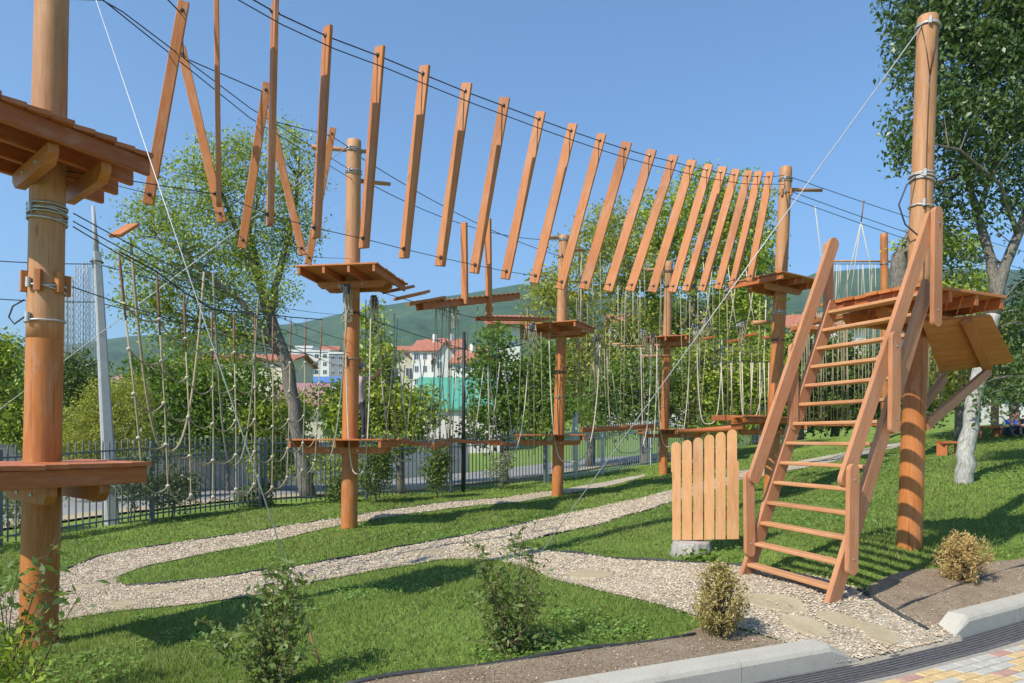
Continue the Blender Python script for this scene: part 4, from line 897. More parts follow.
# bushes along the fence
for px, py, d, rx, rz, lf, n, lb, nm in [(255, 500, 16.8, .42, .40, 'leaf_dark', 220, 'dark leafy bush inside the fence left of the elm trunk', 'bush'), (338, 496, 17.6, .35, .35, 'leaf_dark', 150, 'small bush at the fence left of the crossbar pole', 'bush'), (375, 470, 17.5, .5, .65, 'leaf_dark', 330, 'leafy bush at the fence right of the crossbar pole', 'bush'),
                             (437, 470, 18.6, .35, .65, 'leaf_dark', 240, 'upright bush inside the fence left of the black post', 'bush'), (172, 490, 14.8, .55, .5, 'leaf_grey', 240, 'grey green twiggy bush on the fence right of the concrete pole', 'bush'), (130, 480, 14, .5, .5, 'leaf_grey', 160, 'grey green twiggy bush behind the concrete pole', 'bush'),
                             (500, 470, 20.6, .4, .3, 'leaf_grey', 70, 'low grey green bush by the fence right of the black post', 'bush'), (330, 470, 19.5, .9, .5, 'leaf_elm', 220, 'low hedge bush behind the fence at the elm trunk', 'bush'), (20, 505, 13, .6, .45, 'leaf_grey', 200, 'sparse twiggy bush at the fence behind the near left pole', 'bush')]:
    b_ = at(px, 500, d); tree(nm, lb, 'bush', (b_.x, b_.y, gz(b_.x, b_.y)), [[(b_.x, b_.y, gz(b_.x, b_.y)-.05, .02), (b_.x+.05, b_.y, gz(b_.x, b_.y)+.6, .008)]], [E(px, py, d, rx, rx, rz), E(px+6, py-12, d, rx*.6, rx*.6, rz*.6)], n, 10, (.07, .07, .06), .075, lf, group='bushes along the fence', nbr=30, br=.005)
# foreground shrubs
def shrub(label, base, stems, n_per, leaf, size, spread=.035, stem_r=.006, aspect=.42, up=.4, group='young shrubs in the foreground', droop=-.2, start=.22):
    base = Vector(base); t = thing('shrub', tuple(base), label, 'shrub', group); mb = MB(); P_ = []
    for tip, bend in stems:
        tip = Vector(tip); a = base+Vector((random.uniform(-.05, .05), random.uniform(-.05, .05), -.02)); m1 = a.lerp(tip, .5)+Vector(bend)
        pts = [(a*(1-s)**2+m1*2*s*(1-s)+tip*s*s) for s in np.linspace(0, 1, 9)]
        mb.tube(pts, [stem_r*(1-.8*s) for s in np.linspace(0, 1, 9)], 5)
        Lg = (tip-a).length
        for k in range(int(n_per*Lg)):
            s = start+(1-start)*random.random()**.85; p = a*(1-s)**2+m1*2*s*(1-s)+tip*s*s
            off = Vector((random.gauss(0, spread), random.gauss(0, spread), random.gauss(0, spread*.6)))
            if k % 9 == 0: mb.tube([p, p+off*1.4], .0022, 4, cap=False)
            P_.append(tuple(p+off*1.3))
    mb.build('stems', M['twig'], t)
    leaves_mesh('foliage', np.array(P_), size, M[leaf], t, up, droop, aspect)
def px_shrub(label, bx, by, d, tips, n_per, leaf, size, **k):
    b = at(bx, by, d); b.z = gz(b.x, b.y)
    shrub(label, b, [(at(x, y, d+random.uniform(-.14, .14)), (random.uniform(-.04, .04), random.uniform(-.05, .05), .04)) for x, y in tips], n_per, leaf, size, **k)
px_shrub('green leafy shrub with one arching side twig in the front lawn, left', 275, 700, 4.15, [(288, 555), (287, 562), (262, 585), (300, 588), (248, 612), (272, 570), (310, 625), (238, 640), (285, 610), (292, 640), (255, 650), (270, 620), (206, 622), (212, 640), (278, 565), (296, 575), (268, 590), (300, 650), (250, 600)], 115, 'leaf_shrub', .052, spread=.036, aspect=.4, start=.14, up=.8)
px_shrub('tall green leafy shrub in the soil bed behind the kerb, middle', 512, 672, 4.55, [(473, 540), (524, 522), (524, 535), (476, 548), (496, 570), (540, 565), (510, 560), (552, 590), (470, 590), (530, 585), (487, 610), (548, 625), (505, 600), (462, 640), (560, 640), (525, 620), (480, 560), (515, 640), (490, 550), (535, 545), (500, 590), (545, 600), (478, 620)], 120, 'leaf_shrub', .05, spread=.04, aspect=.4, start=.12, up=.8)
px_shrub('sparse young shrub with pale twigs at the bottom left corner', 8, 700, 3.9, [(55, 538), (82, 590), (20, 560), (-10, 545), (40, 600), (5, 590), (-30, 570), (30, 640), (-20, 620), (60, 575)], 40, 'leaf_shrub', .06, spread=.04, start=.35)
px_shrub('dense dark low shrub at the bottom left corner', 0, 705, 3.7, [(10, 640), (30, 655), (-10, 650), (45, 668), (20, 620), (0, 630), (-30, 640)], 150, 'leaf_elm', .05, spread=.05, start=.1)
# conifers: yellow and dry
def conifer(label, bx, by, d, hpx, wpx, leaf, nt):
    b = at(bx, by, d); b.z = gz(b.x, b.y); k = d/F; H = hpx*k; W_ = wpx*k/2; t = thing('dwarf_conifer', tuple(b), label, 'shrub', 'dwarf conifers in the soil beds'); mb = MB(); P_ = []
    for i in range(nt):
        s = random.random(); q = random.uniform(0, 6.283); rr_ = W_*math.sin(math.pi*min(.95, .18+s*.72))*random.random()**.4*(1+.25*math.sin(3*q+s*5)); c = b+Vector((math.cos(q)*rr_, math.sin(q)*rr_, H*(.08+.88*s)))
        a = b+Vector((0, 0, H*.3*s))
        if i % 3 == 0: mb.tube([a, a.lerp(c, .6)+Vector((0, 0, -.01)), c], [.004, .003, .0015], 4, cap=False)
        dirv = (c-a).normalized()*.55+Vector((0, 0, .6))
        for j in range(13): P_.append(tuple(c+dirv*random.uniform(-.03, .05)+Vector((random.gauss(0, .012), random.gauss(0, .012), random.gauss(0, .012)))))
    mb.build('stems', M['twig'], t); leaves_mesh('foliage', np.array(P_), .026, M[leaf], t, .1, -.7, .38)
conifer('yellow green dwarf conifer in the soil bed before the gravel', 719, 645, 4.85, 72, 48, 'leaf_yel', 330)
conifer('dry straw coloured dwarf conifer in the soil bed right of the ladder', 962, 592, 6.4, 47, 46, 'leaf_dry', 330)
b_ = pg(704, 562); t = thing('weed_tuft', tuple(b_), 'bright green weed growing at the foot of the tree stump', 'weed')
leaves_mesh('leaves', np.array([(b_.x+random.gauss(0, .13), b_.y-.02+random.gauss(0, .05), b_.z+.02+abs(random.gauss(0, .05))) for _ in range(130)]), .06, M['leaf_bright'], t, .9, 0, .7)

# grass blades
NB = 620000
dd = 3.2*np.exp(RNG.random(NB)*math.log(26/3.2)); xx = RNG.uniform(-.86, .86, NB)*dd
fx = np.array([p[0] for p in FW]); fy = np.array([p[1] for p in FW])
ok = (dd < np.interp(xx, fx, fy)+.4) | (xx < -11.6)
ok &= (dd-yline(xx) > .2)
jx, jy = RNG.normal(0, .03, NB), RNG.normal(0, .03, NB)
tuft = np.sin(xx*6.1+1)*np.sin(dd*5.3+2)+.6*np.sin(xx*13+dd*3)*np.sin(dd*11)+.35*np.sin(xx*2.3+dd*1.7)
for P_, pk in ((GRAVEL, 0.), (SOIL1, .0), (SOIL2, .5)): ok &= ~(inpoly(P_, xx+jx, dd+jy) & ~((tuft > 1.0) & (RNG.random(NB) < pk)))
wo_x, wo_y = xx.copy(), dd.copy()
patch = np.sin(xx*1.3+2)*np.sin(dd*.9+1)+.6*np.sin(xx*3.1)*np.sin(dd*2.7+xx)
ok &= RNG.random(NB) < np.clip(.80+.25*patch, .25, 1)
xx, dd, patch = xx[ok], dd[ok], patch[ok]; n = len(xx); zz = ground(xx, dd)
hgt = (.026+.02*RNG.random(n)+.010*np.clip(patch, -1, 1))*(1+.9*(RNG.random(n) < .04)); wid = .0026*np.sqrt(dd/4.0)*np.clip(dd/7, 1, 2.4)
an = RNG.uniform(0, 6.283, n); ln = RNG.uniform(.1, .9, n)*hgt; la = RNG.uniform(0, 6.283, n)
b0 = np.stack([xx, dd, zz-.004], 1); sv = np.stack([np.cos(an), np.sin(an), 0*an], 1)*wid[:, None]; lv = np.stack([np.cos(la)*ln, np.sin(la)*ln, hgt], 1)
v = np.stack([b0-sv, b0+sv, b0+lv*.6+sv*.7-np.array([0, 0, .0]), b0+lv], 1).reshape(-1, 3)
tn = np.clip(RNG.normal(.42, .18, n)+.2*patch+.10*np.sin(xx*.55+1)*np.sin(dd*.8), 0, .86); tn[RNG.random(n) < .035] = 1.0
ob = npmesh('grass', v, 4, M['grass'], tn); tag(ob, 'short green lawn grass covering the ground between the gravel paths', 'grass', kind='stuff')
# loose gravel
NS = 300000
dd = 4.0*np.exp(RNG.random(NS)*math.log(20/4.0)); xx = RNG.uniform(-.84, .84, NS)*dd
ok = inpoly(GRAVEL, xx+RNG.normal(0, .035, NS), dd+RNG.normal(0, .035, NS)) & (dd-yline(xx) > .0); ok &= RNG.random(NS) < np.clip(1.3-dd/40, .4, 1); 
for P_ in FLAGS: ok &= ~(inpoly(P_, xx, dd) & (RNG.random(NS) < .94))
xx, dd = xx[ok], dd[ok]; n = len(xx); zz = ground(xx, dd)+.012
s = RNG.uniform(.0045, .0115, n)*np.clip(dd/6.5, 1, 2.0); base = np.array([(1, 0, 0), (0, 1, 0), (-1, 0, 0), (0, -1, 0), (0, 0, .7), (0, 0, -.7)], float)
an = RNG.uniform(0, 6.283, n); ca, sa = np.cos(an), np.sin(an)
V = base[None]*(1+.35*RNG.uniform(-1, 1, (n, 6, 1)))*np.array([1.35, .95, .9]); V = V*s[:, None, None]
X = V[..., 0]*ca[:, None]-V[..., 1]*sa[:, None]+V[..., 2]*.3; Y = V[..., 0]*sa[:, None]+V[..., 1]*ca[:, None]; Z_ = V[..., 2]+V[..., 0]*.15
W3 = np.stack([X+xx[:, None], Y+dd[:, None], Z_+zz[:, None]+s[:, None]*.35], -1)
fi = np.array([(0, 1, 4), (1, 2, 4), (2, 3, 4), (3, 0, 4), (1, 0, 5), (2, 1, 5), (3, 2, 5), (0, 3, 5)])
v = W3[:, fi.ravel()].reshape(-1, 3); tn = np.repeat(np.clip(RNG.normal(.5, .25, n), 0, 1), 8)
ob = npmesh('gravel', v, 3, M['stone'], tn); tag(ob, 'loose beige gravel stones lying on the paths', 'gravel', kind='stuff')
# bits on the soil
nn_ = 26000; xx = RNG.uniform(-1, 6, nn_); dd = RNG.uniform(3.2, 8, nn_); ok = inpoly(SOIL1, xx, dd) | inpoly(SOIL2, xx, dd); xx, dd = xx[ok], dd[ok]; n = len(xx); zz = ground(xx, dd)+.018
s = RNG.uniform(.003, .010, n); s[RNG.random(n) < .02] *= 2.2; V = base[None]*(1+.4*RNG.uniform(-1, 1, (n, 6, 1)))*s[:, None, None]
W3 = V+np.stack([xx, dd, zz], -1)[:, None, :]; v = W3[:, fi.ravel()].reshape(-1, 3)
tn = np.repeat(np.clip(RNG.normal(.05, .25, n), 0, 1), 8); ob = npmesh('soil_clods', v, 3, M['stone'], tn); tag(ob, 'small clods and pebbles on the dry soil beds', 'clods', kind='stuff')

# clover and broad weeds in the lawn, sparse weeds on the soil
NW = 90000; dd = 3.4*np.exp(RNG.random(NW)*math.log(20/3.4)); xx = RNG.uniform(-.84, .84, NW)*dd
pw_ = np.sin(xx*1.9+.5)*np.sin(dd*1.3+2)+.7*np.sin(xx*4.3+dd)*np.sin(dd*3.9)+.5*np.sin(xx*9+1)*np.sin(dd*8)
lawn_ok = (dd < np.interp(xx, fx, fy)+.2) & (dd-yline(xx) > .25); soil_ok = inpoly(SOIL2, xx, dd); lawn_ok &= ~inpoly(SOIL1, xx, dd)
ok = lawn_ok & ~inpoly(GRAVEL, xx, dd) & np.where(soil_ok, pw_ > 1.15, pw_ > .62); xx, dd = xx[ok], dd[ok]; n = len(xx)
P_ = np.stack([xx, dd, ground(xx, dd)+RNG.uniform(.015, .05, n)], 1)
nrm = unit(n)*.5; nrm[:, 2] += 1; nrm /= np.linalg.norm(nrm, axis=1)[:, None]; d_ = unit(n); d_ -= nrm*(d_*nrm).sum(1)[:, None]; d_ /= np.linalg.norm(d_, axis=1)[:, None]; s_ = np.cross(nrm, d_); L_ = (RNG.uniform(.009, .021, n)*np.clip(dd/7, 1, 1.8))[:, None]
v = np.stack([P_-d_*L_, P_+s_*L_*.7, P_+d_*L_, P_-s_*L_*.7], 1).reshape(-1, 3)
ob = npmesh('lawn_weeds', v, 4, M['leaf_weed'], np.clip(RNG.normal(.55, .22, n), 0, 1)); tag(ob, 'patches of clover and broad leaved weeds in the lawn', 'weeds', kind='stuff')
# ------------------------------------------------------------------ ropes, nets, swings
def d12(px): return depth_on(PX['P1'], PX['P2'], px)
def d23(px): return depth_on(PX['P2'], PX['P3'], px)
def d34(px): return depth_on(PX['P3'], PX['P4'], px)
def d45(px): return depth_on(PX['P4'], PX['P5'], px)
def sag2(a, b, s, n=8): return sagline(a, b, s, n)
# cargo net between the two left poles
VN = [(119, 256, 143, 482), (157, 276, 168, 486), (184, 296, 191, 495), (212, 313, 213, 497), (234, 315, 236, 489), (255, 317, 254, 484), (273, 318, 272, 487), (291, 320, 287, 477), (306, 321, 302, 470), (322, 322, 315, 460)]
net = thing('rope_net', tuple(at(143, 482, d12(143))), 'hanging rope net with pale knots and scalloped edge between the two left poles', 'rope net')
rows = []; tops_ = []
for (xt, yt, xb, yb) in VN:
    d = d12(xb); d2 = d12(xt)*.4+d*.6; T = at(xt, yt, d2); B = at(xb, yb, d)
    mb = MB(); k0 = T.lerp(B, .28); mb.tube([k0, T.lerp(B, .6)+Vector((.01, 0, 0)), B, B-Z*.07], [.0085, .0085, .0085, .005], 6); mb.build('vertical_rope', M['rope'], net)
    mb = MB(); mb.tube([T+Z*.04, T.lerp(B, .05), T.lerp(B, .14), T.lerp(B, .28)], [.005, .014, .013, .0085], 6); mb.build('rope_sleeve', M['ropered'], net)
    L_ = (T-B).length; rows.append([B.lerp(T, min(.86, k*.40/L_)) for k in range(5)]); tops_.append(T+Z*.04)
mb = MB(); mb.tube(tops_, .008, 6); mb.build('carrying_cable', M['cable'], net)
for k in range(5):
    mb = MB(); pts = []
    for i in range(len(rows)-1): pts += sag2(rows[i][k], rows[i+1][k], .085+random.uniform(-.02, .04))[0 if i == 0 else 1:]
    mb.tube(pts, .008, 6)
    mb.build('cross_rope', M['rope'], net)
proto = None
for r in rows:
    for k in range(5):
        if proto is None:
            mb = MB(); mb.blob(r[k], (.021, .021, .018), 8, 5, .15); proto = mb.build('knot', M['ropew'], net); pc = r[k]
        else:
            q = proto.copy(); COL.objects.link(q); q.location = r[k]-pc; q.parent = net
# U loops of belay rope
def uloop(xl, yl, xr, yr, xb, yb, d, label, mat='ropew', r=.013, pw=2.3, dr=None):
    dr = d if dr is None else dr; a, b, c = at(xl, yl, d), at(xr, yr, dr), at(xb, yb, (d+dr)/2); pts = []
    for s in np.linspace(-1, 1, 25):
        e = a if s < 0 else b; q = abs(s); h = q**pw; wv = q**.62*(1-.0*q); wv = wv*(.55+.45*(1-q)) + q*.45
        pts.append(Vector((c.x+(e.x-c.x)*wv, c.y+(e.y-c.y)*q, c.z+(e.z-c.z)*h)))
    mb = MB(); mb.tube(pts, r*.98, 6); return tag(mb.build('rope_loop', M[mat]), label, 'rope loop', 'belay rope loops')
uloop(131, 243, 204, 272, 168, 452, 6.6, 'large rope loop hanging in front of the net, nearest the left pole', 'rope', .013, dr=7.9)
uloop(213, 272, 258, 300, 232, 466, 7.9, 'large rope loop hanging in the middle of the rope net', 'ropeg', .012, dr=9)
uloop(262, 330, 348, 300, 326, 462, 9.6, 'dark rope loop at the right end of the rope net beside the crossbar pole', 'ropeg', .013, dr=13.0)
uloop(345, 287, 371, 296, 358, 474, 13.0, 'narrow rope loop hanging in front of the crossbar pole', 'ropew', .014)
uloop(377, 298, 447, 312, 408, 461, d23(377), 'wide rope loop right of the crossbar pole', 'ropew', .014, dr=d23(447))
uloop(488, 365, 530, 322, 495, 462, d23(490), 'rope loop left of the middle pole', 'ropew', .015, dr=d23(530))
uloop(549, 332, 600, 345, 568, 462, 18.2, 'rope loop passing in front of the middle pole', 'ropew', .016)
uloop(607, 350, 651, 345, 628, 453, d34(607), 'rope loop midway between the middle pole and the farthest pole', 'ropew', .017, dr=d34(651))
uloop(641, 348, 657, 352, 648, 449, d34(645), 'slim rope loop just left of the farthest pole', 'ropew', .017)
uloop(657, 345, 690, 342, 669, 447, d34(660), 'rope loop passing in front of the farthest pole', 'ropew', .018)
uloop(697, 345, 722, 340, 708, 424, d45(705), 'rope loop above the right end of the picket panel', 'ropew', .016)
uloop(740, 352, 766, 300, 747, 420, d45(745), 'rope loop left of the tall pole beside the ladder', 'ropew', .014)
# straight ropes
def vropes(lst, df, labels, mat='rope', r=.010):
    for i, (xt, yt, xb, yb) in enumerate(lst):
        mb = MB(); a, b = at(xt, yt, df(xt)), at(xb, yb, df(xt)+random.uniform(-.1, .1)); mb.tube([a, a.lerp(b, .5)+Vector((random.uniform(-.015, .015), 0, 0)), b], r, 6); mb2 = tag(mb.build('hanging_rope', M[mat]), labels(i), 'rope', 'single ropes hanging from the cables')
vropes([(366, 300, 366, 442), (443, 303, 439, 440), (450, 300, 449, 447), (456, 312, 452, 460), (405, 365, 397, 440), (425, 360, 412, 445), (534, 332, 534, 455), (541, 332, 543, 430)], d23, lambda i: f'pale single rope between the crossbar pole and the middle pole, {ordn(i)} of eight')
vropes([(582, 250, 580, 337), (597, 345, 599, 458), (604, 345, 606, 446), (594, 350, 592, 430), (612, 370, 620, 440), (630, 370, 634, 420), (643, 350, 645, 430), (600, 245, 602, 345), (644, 265, 646, 348), (574, 350, 580, 425)], d34, lambda i: f'thin rope hanging among the trees right of the middle pole, {ordn(i)} of ten', 'rope', .010)
vropes([(690, 300, 688, 440), (698, 292, 697, 420), (706, 340, 700, 424), (727, 300, 728, 430), (733, 345, 731, 425), (680, 290, 683, 420), (752, 345, 752, 420), (760, 300, 757, 412)], d45, lambda i: f'thin rope hanging left of the tall ladder side pole, {ordn(i)} of eight', 'rope', .010)
rq = random.Random(9)
vropes([(x, rq.uniform(300, 345), x+rq.uniform(-6, 6), rq.uniform(425, 458)) for x in sorted(rq.uniform(370, 545) for _ in range(16))], d23, lambda i: f'fine grey rope in the curtain right of the crossbar pole, {ordn(i)} from that pole', 'rope', .008)
vropes([(x, rq.uniform(262, 350), x+rq.uniform(-5, 5), rq.uniform(400, 450)) for x in sorted(rq.uniform(570, 720) for _ in range(22))], d34, lambda i: f'fine grey rope in the curtain right of the middle pole, {ordn(i)} from that pole', 'rope', .008)
# stirrups hanging high between the middle and farthest pole
for i, (px, yt, ya, yb, w_) in enumerate([(581, 262, 338, 348, 9), (618, 285, 333, 344, 9), (626, 287, 335, 346, 8), (633, 285, 334, 346, 8), (640, 280, 334, 346, 8), (661, 270, 334, 345, 11)]):
    d = d34(px); t = thing('foot_stirrup', tuple(at(px, yb, d)), f'white foot stirrup hanging high right of the middle pole, {ordn(i)} of the row', 'stirrup', 'foot stirrups between middle and farthest pole')
    mb = MB(); mb.tube([at(px, yt, d), at(px, ya, d)], .010, 6); mb.build('rope', M['ropew'], t)
    mb = MB(); mb.tube([at(px-w_/2, yb, d), at(px, ya, d), at(px+w_/2, yb, d)], .010, 6); mb.build('bridle', M['ropew'], t)
    mb = MB(); mb.tube([at(px-w_/2-1, yb, d), at(px+w_/2+1, yb, d)], .022, 8); mb.build('foot_bar', M['picket'], t)
# stepping boards low between crossbar pole and middle pole
for i, (px, py, w_, ty) in enumerate([(396, 442, 26, 350), (417, 443.5, 26, 352), (438, 445, 22, 350), (460, 441, 26, 360), (486, 442, 28, 365), (502, 444, 26, 362)]):
    d = d23(px); t = thing('swing_step', tuple(at(px, py, d)), f'low swinging foot board right of the crossbar pole, {ordn(i)} from that pole', 'foot board', 'low swinging foot boards'); a, b = at(px-w_/2, py-(1 if i % 2 else -1), d-.1), at(px+w_/2, py+(1 if i % 2 else -1), d+.1)
    mb = MB(); mb.bar(a, b, .22, .075); mb.build('board', M['deck'], t)
    for e in (a, b):
        mb = MB(); mb.tube([at(px+(2 if e is b else -2), ty, d), e.lerp((a+b)/2, .15)], .011, 6); mb.build('sling_rope', M['ropew'], t)
mb = MB(); c_ = at(438, 443, d23(438)); mb.bar(c_-Vector((.14, 0, .09)), c_+Vector((.14, 0, .02)), .3, .12); tag(mb.build('wooden_block', M['pole']), 'chunky wooden block lying on the low foot boards', 'block')
# footbridge
def beam(p0, p1, label, h=.13, w_=.26, slats=True):
    t = thing('footbridge_beam', tuple(p0.lerp(p1, .5)), label, 'footbridge', 'footbridge beams'); sd = (p1-p0).cross(Z).normalized()
    for s in (-1, 1):
        mb = MB(); mb.bar(p0+sd*s*w_*.4, p1+sd*s*w_*.4, .04, h); mb.build('rail', M['deck'], t)
    mb = MB(); n = int((p1-p0).length/.16)
    for k in range(n):
        p = p0.lerp(p1, (k+.5)/n)+Z*(h/2+.012); mb.bar(p-sd*w_*.62, p+sd*w_*.62, .125, .022)
    mb.build('slats', M['wood'], t); return t
bb = beam(at(420, 307, 14.7), at(516, 297, 17.0), 'long slatted footbridge beam with two uprights above the white houses')
beam(at(478, 319, 15.9), at(546, 320, 17.8), 'lower slatted footbridge beam ending at the middle pole', .06, .2)
for (a, b2, c_, d2) in ((464, 223, 465, 304), (488, 219, 489, 318)):
    d = d23(a)-.2; mb = MB(); mb.bar(at(c_, d2, d), at(a, b2, d), .15, .07, up=(.6, .8, 0)); mb.build('upright', M['wood'], bb)
for i, (x0, y0, x1, y1) in enumerate([(386, 292, 411, 287), (396, 299, 427, 292), (410, 304, 443, 298)]):
    d = d23((x0+x1)/2); mb = MB(); mb.bar(at(x0, y0, d-.2), at(x1, y1, d+.2), .26, .055); tag(mb.build('foot_board', M['wood']), f'upper foot board on the cables right of the crossbar pole, {ordn(i)} from it', 'board', 'upper foot boards')
for x0, y0, x1, y1, lb in [(583, 430, 655, 426, 'low balance beam between the middle pole and the farthest pole'), (680, 432, 735, 428, 'low balance beam right of the farthest pole')]:
    f = d34 if x0 < 660 else d45; mb = MB(); mb.tube([at(x0, y0, f(x0)), at(x1, y1, f(x1))], .075, 10); tag(mb.build('balance_beam', M['deck']), lb, 'balance beam')
beam(at(738, 420, 14.6), at(790, 421, 14.9), 'low deck beam in front of the tall pole beside the ladder', .10, .5)
mb = MB(); mb.tube([at(642, 356, 23.2), at(672, 356, 23.2)], .05, 8); tag(mb.build('foot_log', M['polet']), 'short round log across the farthest pole', 'log')
mb = MB(); mb.tube([at(752, 323, 15.2), at(770, 322, 15.3)], .05, 8); tag(mb.build('foot_log', M['polet']), 'short round log left of the tall ladder side pole', 'log')
# crossed rope swings left of the tall pole
for i, (px, py) in enumerate([(708, 338), (733, 341), (751, 335), (769, 337)]):
    d = d45(px)-.3; t = thing('rope_swing', tuple(at(px, py, d)), f'little swing board on crossed ropes left of the tall pole, {ordn(i)} from the left', 'swing', 'swing boards on crossed ropes')
    mb = MB(); mb.bar(at(px-6, py+1, d), at(px+6, py-1, d), .16, .05); mb.build('board', M['deck'], t)
    for s in (-1, 1):
        mb = MB(); mb.tube([at(px-s*5, 262+i*4, d), at(px, 305, d), at(px+s*6, py, d)], .010, 6); mb.build('swing_rope', M['ropew'], t)
# rope railing and rope curtains
def curtain(label, xs_, yt, yb, d, mat, r, name='rope_curtain', board=True, jit=6):
    t = thing(name, tuple(at(sum(xs_)/len(xs_), yb, d)), label, 'rope curtain'); mb = MB()
    mb.tube([at(xs_[0]-8, yt, d), at(xs_[-1]+8, yt, d)], .012, 6); mb.build('carrying_cable', M['cable'], t)
    for x in xs_:
        mb = MB(); a, b = at(x, yt, d), at(x+random.uniform(-3, 3), yb+random.uniform(-jit, jit), d+random.uniform(-.3, .3)); mb.tube([a, a.lerp(b, .5), b], r, 5); mb.build('rope', M[mat], t)
    if board:
        mb = MB(); mb.bar(at(xs_[0]-8, yb, d), at(xs_[-1]+8, yb, d), .25, .12); mb.build('walk_board', M['deck'], t)
curtain('rope railing above the low deck left of the tall ladder side pole', [721, 731, 742, 751, 753, 760, 764, 769], 362, 418, 16.2, 'ropew', .012, 'rope_railing', True, 1)
xr_ = sorted([random.uniform(798, 905) for _ in range(44)])
curtain('long curtain of thin ropes behind the ladder treads', xr_, 312, 424, 21.5, 'rope', .011)
xr_ = sorted([random.uniform(926, 1000) for _ in range(26)])
curtain('curtain of thin ropes behind the pale elm trunk', xr_, 284, 405, 23, 'rope', .013, board=False)
xr_ = sorted([random.uniform(828, 882) for _ in range(12)])
curtain('row of ropes against the far hill above the ladder head', xr_, 264, 318, 22.5, 'ropew', .009, board=True, jit=2)
for x0, y0, x1, y1, lb in [(815, 206, 822, 262, 'single pale rope hanging left above the ladder handrail')]:
    mb = MB(); mb.tube([at(x0, y0, 17), at(x1, y1, 17), at(834, 300, 17)], .011, 6); tag(mb.build('hanging_rope', M['ropew']), lb, 'rope')
t = thing('rope_bridle', tuple(at(862, 215, 18.5)), 'pale rope bridle spread like a tent above the ladder head', 'rope')
mb = MB(); mb.tube([at(864, 200, 18.5), at(861, 222, 18.5)], .016, 6); mb.build('sleeve', M['ropered'], t)
for x in (843, 850, 878):
    mb = MB(); mb.tube([at(861, 222, 18.5), at(x, 300, 18.5)], .012, 6); mb.build('rope', M['ropew'], t)
for x0, y0, x1, y1, d, lb in [(795, 328, 832, 332, 20, 'distant dark foot platform seen between left handrail and ladder'), (812, 322, 842, 318, 19, 'distant foot board beside the ladder head')]:
    mb = MB(); mb.bar(at(x0, y0, d), at(x1, y1, d), .7, .10); tag(mb.build('foot_platform', M['deck']), lb, 'platform')
# bundles of trolleys and lanyards
def bundle(px, py, d, h, w_, label, mat='steel'):
    t = thing('gear_bundle', tuple(at(px, py, d)), label, 'gear bundle', 'bundles of trolleys and lanyards'); k = d/F; mb = MB()
    c0 = at(px, py, d)
    for i in range(7):
        o = c0+Vector((random.gauss(0, w_*k*.3), random.gauss(0, .06), -random.uniform(.0, .35)*h*k)); rr_ = random.uniform(.03, .055); n_ = Vector((random.gauss(0, 1), random.gauss(0, 1), random.gauss(0, .3))).normalized(); a = n_.orthogonal(); b = n_.cross(a)
        mb.tube([o+a*rr_*math.cos(q)*.7+b*rr_*math.sin(q)*1.3 for q in np.linspace(0, 6.283, 9)], .009, 5)
    mb.build('karabiners', M[mat], t); mb = MB()
    for i in range(6):
        x = random.gauss(0, w_*k*.3); y = random.gauss(0, .05); L_ = h*k*random.uniform(.6, 1.1)
        mb.tube([c0+Vector((x+w_*k*.35*math.sin(math.pi*s)*random.choice((-1, 1)), y, -L_*math.sin(math.pi*s))) for s in np.linspace(0, 1, 9)], .007, 5)
    mb.build('lanyards', M['ropew' if d < 16 else 'rope'], t)
    mb = MB(); mb.bar(c0+Z*.05, c0-Z*.12, .10, .05, up=(0, 1, 0)); mb.build('pulley', M['cable'], t)
for a in [(597, 336, 18.2, 60, 10, 'grey bundle of trolleys on the cable right of the middle pole'), (644, 330, 22.5, 30, 9, 'pale bundle of trolleys left of the farthest pole'), (653, 334, 22.3, 32, 9, 'maroon bundle of lanyards at the edge of the farthest platform', 'ropered'), (697, 326, 20, 26, 12, 'tangle of pale lanyards right of the farthest pole'), (707, 318, 19.6, 20, 10, 'upper tangle of lanyards under the hanging planks'),
          (743, 322, 17, 34, 8, 'grey bundle of trolleys below the last hanging planks'), (727, 288, 16, 12, 6, 'small bundle of karabiners at the edge of the ladder side platform'), (347, 287, 12.9, 32, 8, 'pair of black trolleys under the platform of the crossbar pole'), (374, 298, 13.5, 26, 7, 'red and white trolleys hanging right of the crossbar pole', 'ropered'), (443, 300, 15.2, 20, 6, 'left bundle of trolleys under the long footbridge beam'), (455, 302, 15.6, 24, 6, 'right bundle of trolleys under the long footbridge beam'), (533, 325, 17.9, 28, 8, 'bundle of trolleys at the left edge of the middle platform')]: bundle(*a)
